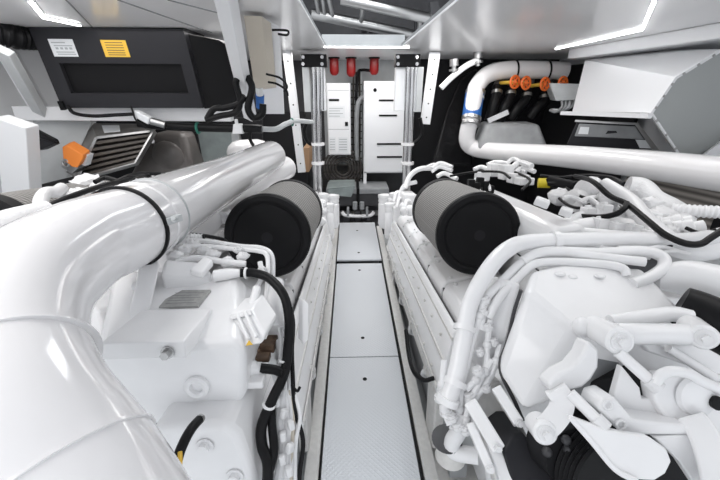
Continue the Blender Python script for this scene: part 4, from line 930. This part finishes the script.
# sensor box
A = [D(230, 314, .90), D(251, 309, .91), D(266, 333, .87), D(262, 344, .855), D(243, 347, .85)]
sb = MB().prism(A, V((.01, .09, -.01))).build('sensor_box', W, LE, bevel=.005)
for u in (237, 245): MB().bar(D(u, 314.5-(u-231)*.2, .90), D(u+12, 341-(u-231)*.25, .853), .008, .012, FW).build('box_rib', W, sb, bevel=.003)
MB().prism([D(230, 315, .897), D(251, 310, .907), D(253, 314, .90), D(232, 319, .89)], V((.0, -.006, .002))).build('box_lid', WC, sb, bevel=.002)
MB().prism([D(246, 345.5, .845), D(249, 340, .848), D(253, 344.5, .846)], FW*-.002).build('warning_triangle', YL, sb)
MB().tube([D(250, 311, .94), D(254, 300, .97), D(257, 288, 1.0)], .012, 12).build('sensor_neck', W, LE)
# brown starter lugs and clamp under the sensor
m = MB()
for u, v, d, sx, sy in ((255, 351, .99, .035, .02), (268, 346, 1.0, .04, .03), (262, 357, .97, .045, .018), (248, 354, .97, .018, .03), (272, 340, 1.02, .03, .02)): m.box(D(u, v, d), (sx, .03, sy), (EX, EA, EN))
m.build('starter_terminal', BR, LE, bevel=.004)
m = MB(); m.ball(D(251, 368, .93), .022); m.cyl(D(244, 368, .92), D(262, 369, .94), .018, 14); m.box(D(253, 381, .91), (.06, .04, .02), (EX, EA, EN)); m.build('cable_clamp', W, LE, bevel=.004)
etube(LE, 'battery_cable', [(260, 368, .93), (275, 370, .94), (284, 374, .93)], .013, RB, 12)
# thick black hoses
h1 = etube(LE, 'wiring_hose', [(240, 273, 1.05), (254, 273, 1.06), (270, 279, 1.05), (284, 296, 1.02), (289, 320, 1.0), (288, 350, .97), (284, 374, .94), (273, 398, .91), (262, 425, .88), (262, 445, .87), (268, 465, .85), (266, 500, .83)], .0135, RB, 14)
m = MB()
for u, v, d, ax in ((246, 273, 1.05, (1, 0, 0)), (269, 405, .9, (.3, .1, .8)), (285, 360, .96, (0, .3, 1))): m.ring(D(u, v, d), ax, .014, .004, 18)
m.build('clip', W, h1)
etube(LE, 'wiring_hose', [(278, 388, .925), (272, 405, .91), (272, 425, .89), (274, 450, .87), (270, 470, .85)], .011, RB, 12)
etube(LE, 'wiring_hose', [(286, 296, 1.03), (293, 320, 1.01), (292, 350, .98), (293, 380, .95), (295, 410, .93), (303, 440, .91), (300, 470, .89), (298, 500, .87)], .006, RB, 10)
etube(LE, 'wiring_tie', [(292, 385, .94), (297, 391, .93), (300, 387, .93)], .004, RB, 6)
# white lines and harness
for pts, r_ in (([(170, 248, 1.12), (200, 246, 1.13), (235, 249, 1.15), (258, 251, 1.15), (267, 256, 1.14), (268, 275, 1.10), (266, 300, 1.06), (264, 320, 1.03)], .0075),
                ([(172, 241, 1.15), (205, 241, 1.17), (240, 246, 1.18), (262, 248, 1.18), (272, 256, 1.16), (273, 280, 1.12)], .0075),
                ([(260, 262, 1.12), (262, 276, 1.1), (256, 290, 1.08), (254, 305, 1.04)], .008),
                ([(176, 262, 1.07), (196, 258, 1.09), (225, 262, 1.09), (246, 264, 1.1)], .010)):
    etube(LE, 'fuel_line', pts, r_, W, 10)
etube(LE, 'ribbed_hose', [(174, 239, 1.16), (188, 238, 1.19), (203, 239, 1.22)], .018, W, 14, 6, rib=.012)
etube(LE, 'cable', [(180, 234, 1.2), (198, 235, 1.22), (212, 237, 1.24), (224, 240, 1.25), (228, 246, 1.22)], .007, RB, 8)
etube(LE, 'cable', [(203, 235, 1.2), (204, 240, 1.19), (202, 244, 1.18)], .004, RB, 6)
m = MB()
for u, v, d, r_ in ((183, 250, 1.12, .022), (205, 250, 1.13, .020), (222, 246, 1.17, .016), (238, 250, 1.14, .013), (213, 254, 1.11, .018), (243, 256, 1.12, .016), (193, 244, 1.15, .018), (175, 256, 1.08, .02), (228, 262, 1.1, .02), (262, 270, 1.09, .012)):
    m.ball(D(u, v, d), r_, (1.3, 1, .8), .003)
m.build('pipe_fitting', WC, LE)
MB().cyl(D(275, 282, 1.12), D(275, 330, 1.02), .028, 20).build('oil_filter', W, LE)
m = MB()
for v, d in ((300, 1.085), (308, 1.07), (328, 1.025)): m.cyl(D(275, v, d), D(275, v+2.5, d-.005), .032, 20)
m.build('filter_collar', W, LE)
for k, pts in enumerate(([(280, 340, 1.02), (286, 370, .98), (284, 400, .95), (288, 430, .92), (285, 460, .90), (288, 490, .88)], [(282, 380, .97), (290, 400, .95), (292, 430, .92), (290, 470, .89)], [(284, 392, .95), (279, 420, .92), (283, 445, .9), (278, 480, .87)])):
    etube(LE, 'harness', pts, (.016, .011, .013)[k], WC, 10)
m = MB()
for i in range(7): m.box(D(277+(i*7) % 15, 402+i*11.5, .92-i*.01), (.016, .02, .024), frame(V((.3*math.sin(i*2), .4, 1))))
m.build('plug_connector', WC, LE, bevel=.004)
for k in range(5): etube(LE, 'harness', [(281+k*3, 390, .945), (284+k*4-3*(k % 2), 415, .925), (282+k*3.5, 440, .905), (279+k*4, 465, .89), (276+k*5, 500, .87)], .0055, (W, WC, W, BE, W)[k], 8)
for k in range(3): etube(LE, 'harness', [(277+k*5, 318+k*3, 1.03), (281+k*5, 340, 1.0), (280+k*5, 375, .96), (284+k*4, 420, .92)], .006, W, 8)
MB().prism([D(303, 300, 1.16), D(309, 304, 1.16), D(309, 340, 1.08), (D(303, 345, 1.06))], V((-.02, .03, 0))).build('harness_guide', W, LE, bevel=.004)
# intake pipe and small things beside the large pipe
MB().ball(D(88, 182, 1.7), .05, (1.5, 1, .7), .01).build('insulation_lagging', WC, LE)
lf = MB().cyl(D(-8, 238, 1.25), D(112, 206, 1.95), .15, 48).build('air_filter', PLEAT, LE)
p, q = D(-8, 238, 1.25), D(112, 206, 1.95); MB().lathe(p, p-q, [(-.03, .157), (.02, .158), (.03, .14), (.03, .05)], 40).build('end_cap', BK, lf)
MB().tube([D(40, 210, 1.2), D(41, 200, 1.25), D(46, 193, 1.3), D(56, 192, 1.35), D(62, 188, 1.4)], .022, 12).build('vent_pipe', WC, LE)
etube(LE, 'cable', [(30, 210, 1.15), (48, 206, 1.17), (75, 195, 1.22), (105, 185, 1.35), (124, 181, 1.5), (140, 174, 1.75), (160, 174, 1.9)], .010, RB, 10)
for pts in ([(112, 184, 1.5), (130, 176, 1.6), (145, 174, 1.75), (152, 180, 1.8)], [(128, 178, 1.7), (140, 182, 1.75), (156, 180, 1.85), (165, 174, 1.95)], [(95, 182, 1.6), (105, 178, 1.65), (118, 181, 1.65)]):
    etube(LE, 'cable', pts, .011, RB, 8)
m = MB()
for u, v, d in ((100, 187, 1.65), (115, 185, 1.7), (130, 182, 1.8), (145, 182, 1.85), (160, 177, 2.0), (80, 192, 1.5), (70, 196, 1.4)): m.ball(D(u, v, d), .03, (1.6, 1, .6), .006)
m.build('pipe_fitting', WC, LE)
etube(LE, 'vent_pipe', [(-10, 226, 1.0), (10, 219, 1.05), (30, 214, 1.1), (48, 210, 1.15)], .03, WC, 14)
etube(LE, 'vent_pipe', [(-10, 245, .95), (8, 232, 1.0), (30, 222, 1.05)], .02, WC, 12)
m = MB(); m.ebox(-.9, -1.35, 1.2, 3.0, .9, 1.15); m.build('exhaust_manifold', WC, LE, bevel=.04)
m = MB(); m.tube([D(160, 240, 1.2), D(200, 222, 1.6), D(250, 185, 2.4), D(285, 168, 3.0)], .10, 20); m.build('air_pipe', WP, LE)
for u, v, d in ((222, 218, 1.6), (240, 203, 2.0)):
    MB().cyl(D(u, v, d), D(u+5, v-4, d+.1), .03, 12).build('hose_stub', W, LE)
# green end of a hose under the elbow
tag(MB().tube([D(2, 455, .62), D(20, 466, .62), D(34, 480, .6)], .016, 10).build('cable', GN), 'dark green cable end below the elbow of the large pipe', 'cable')
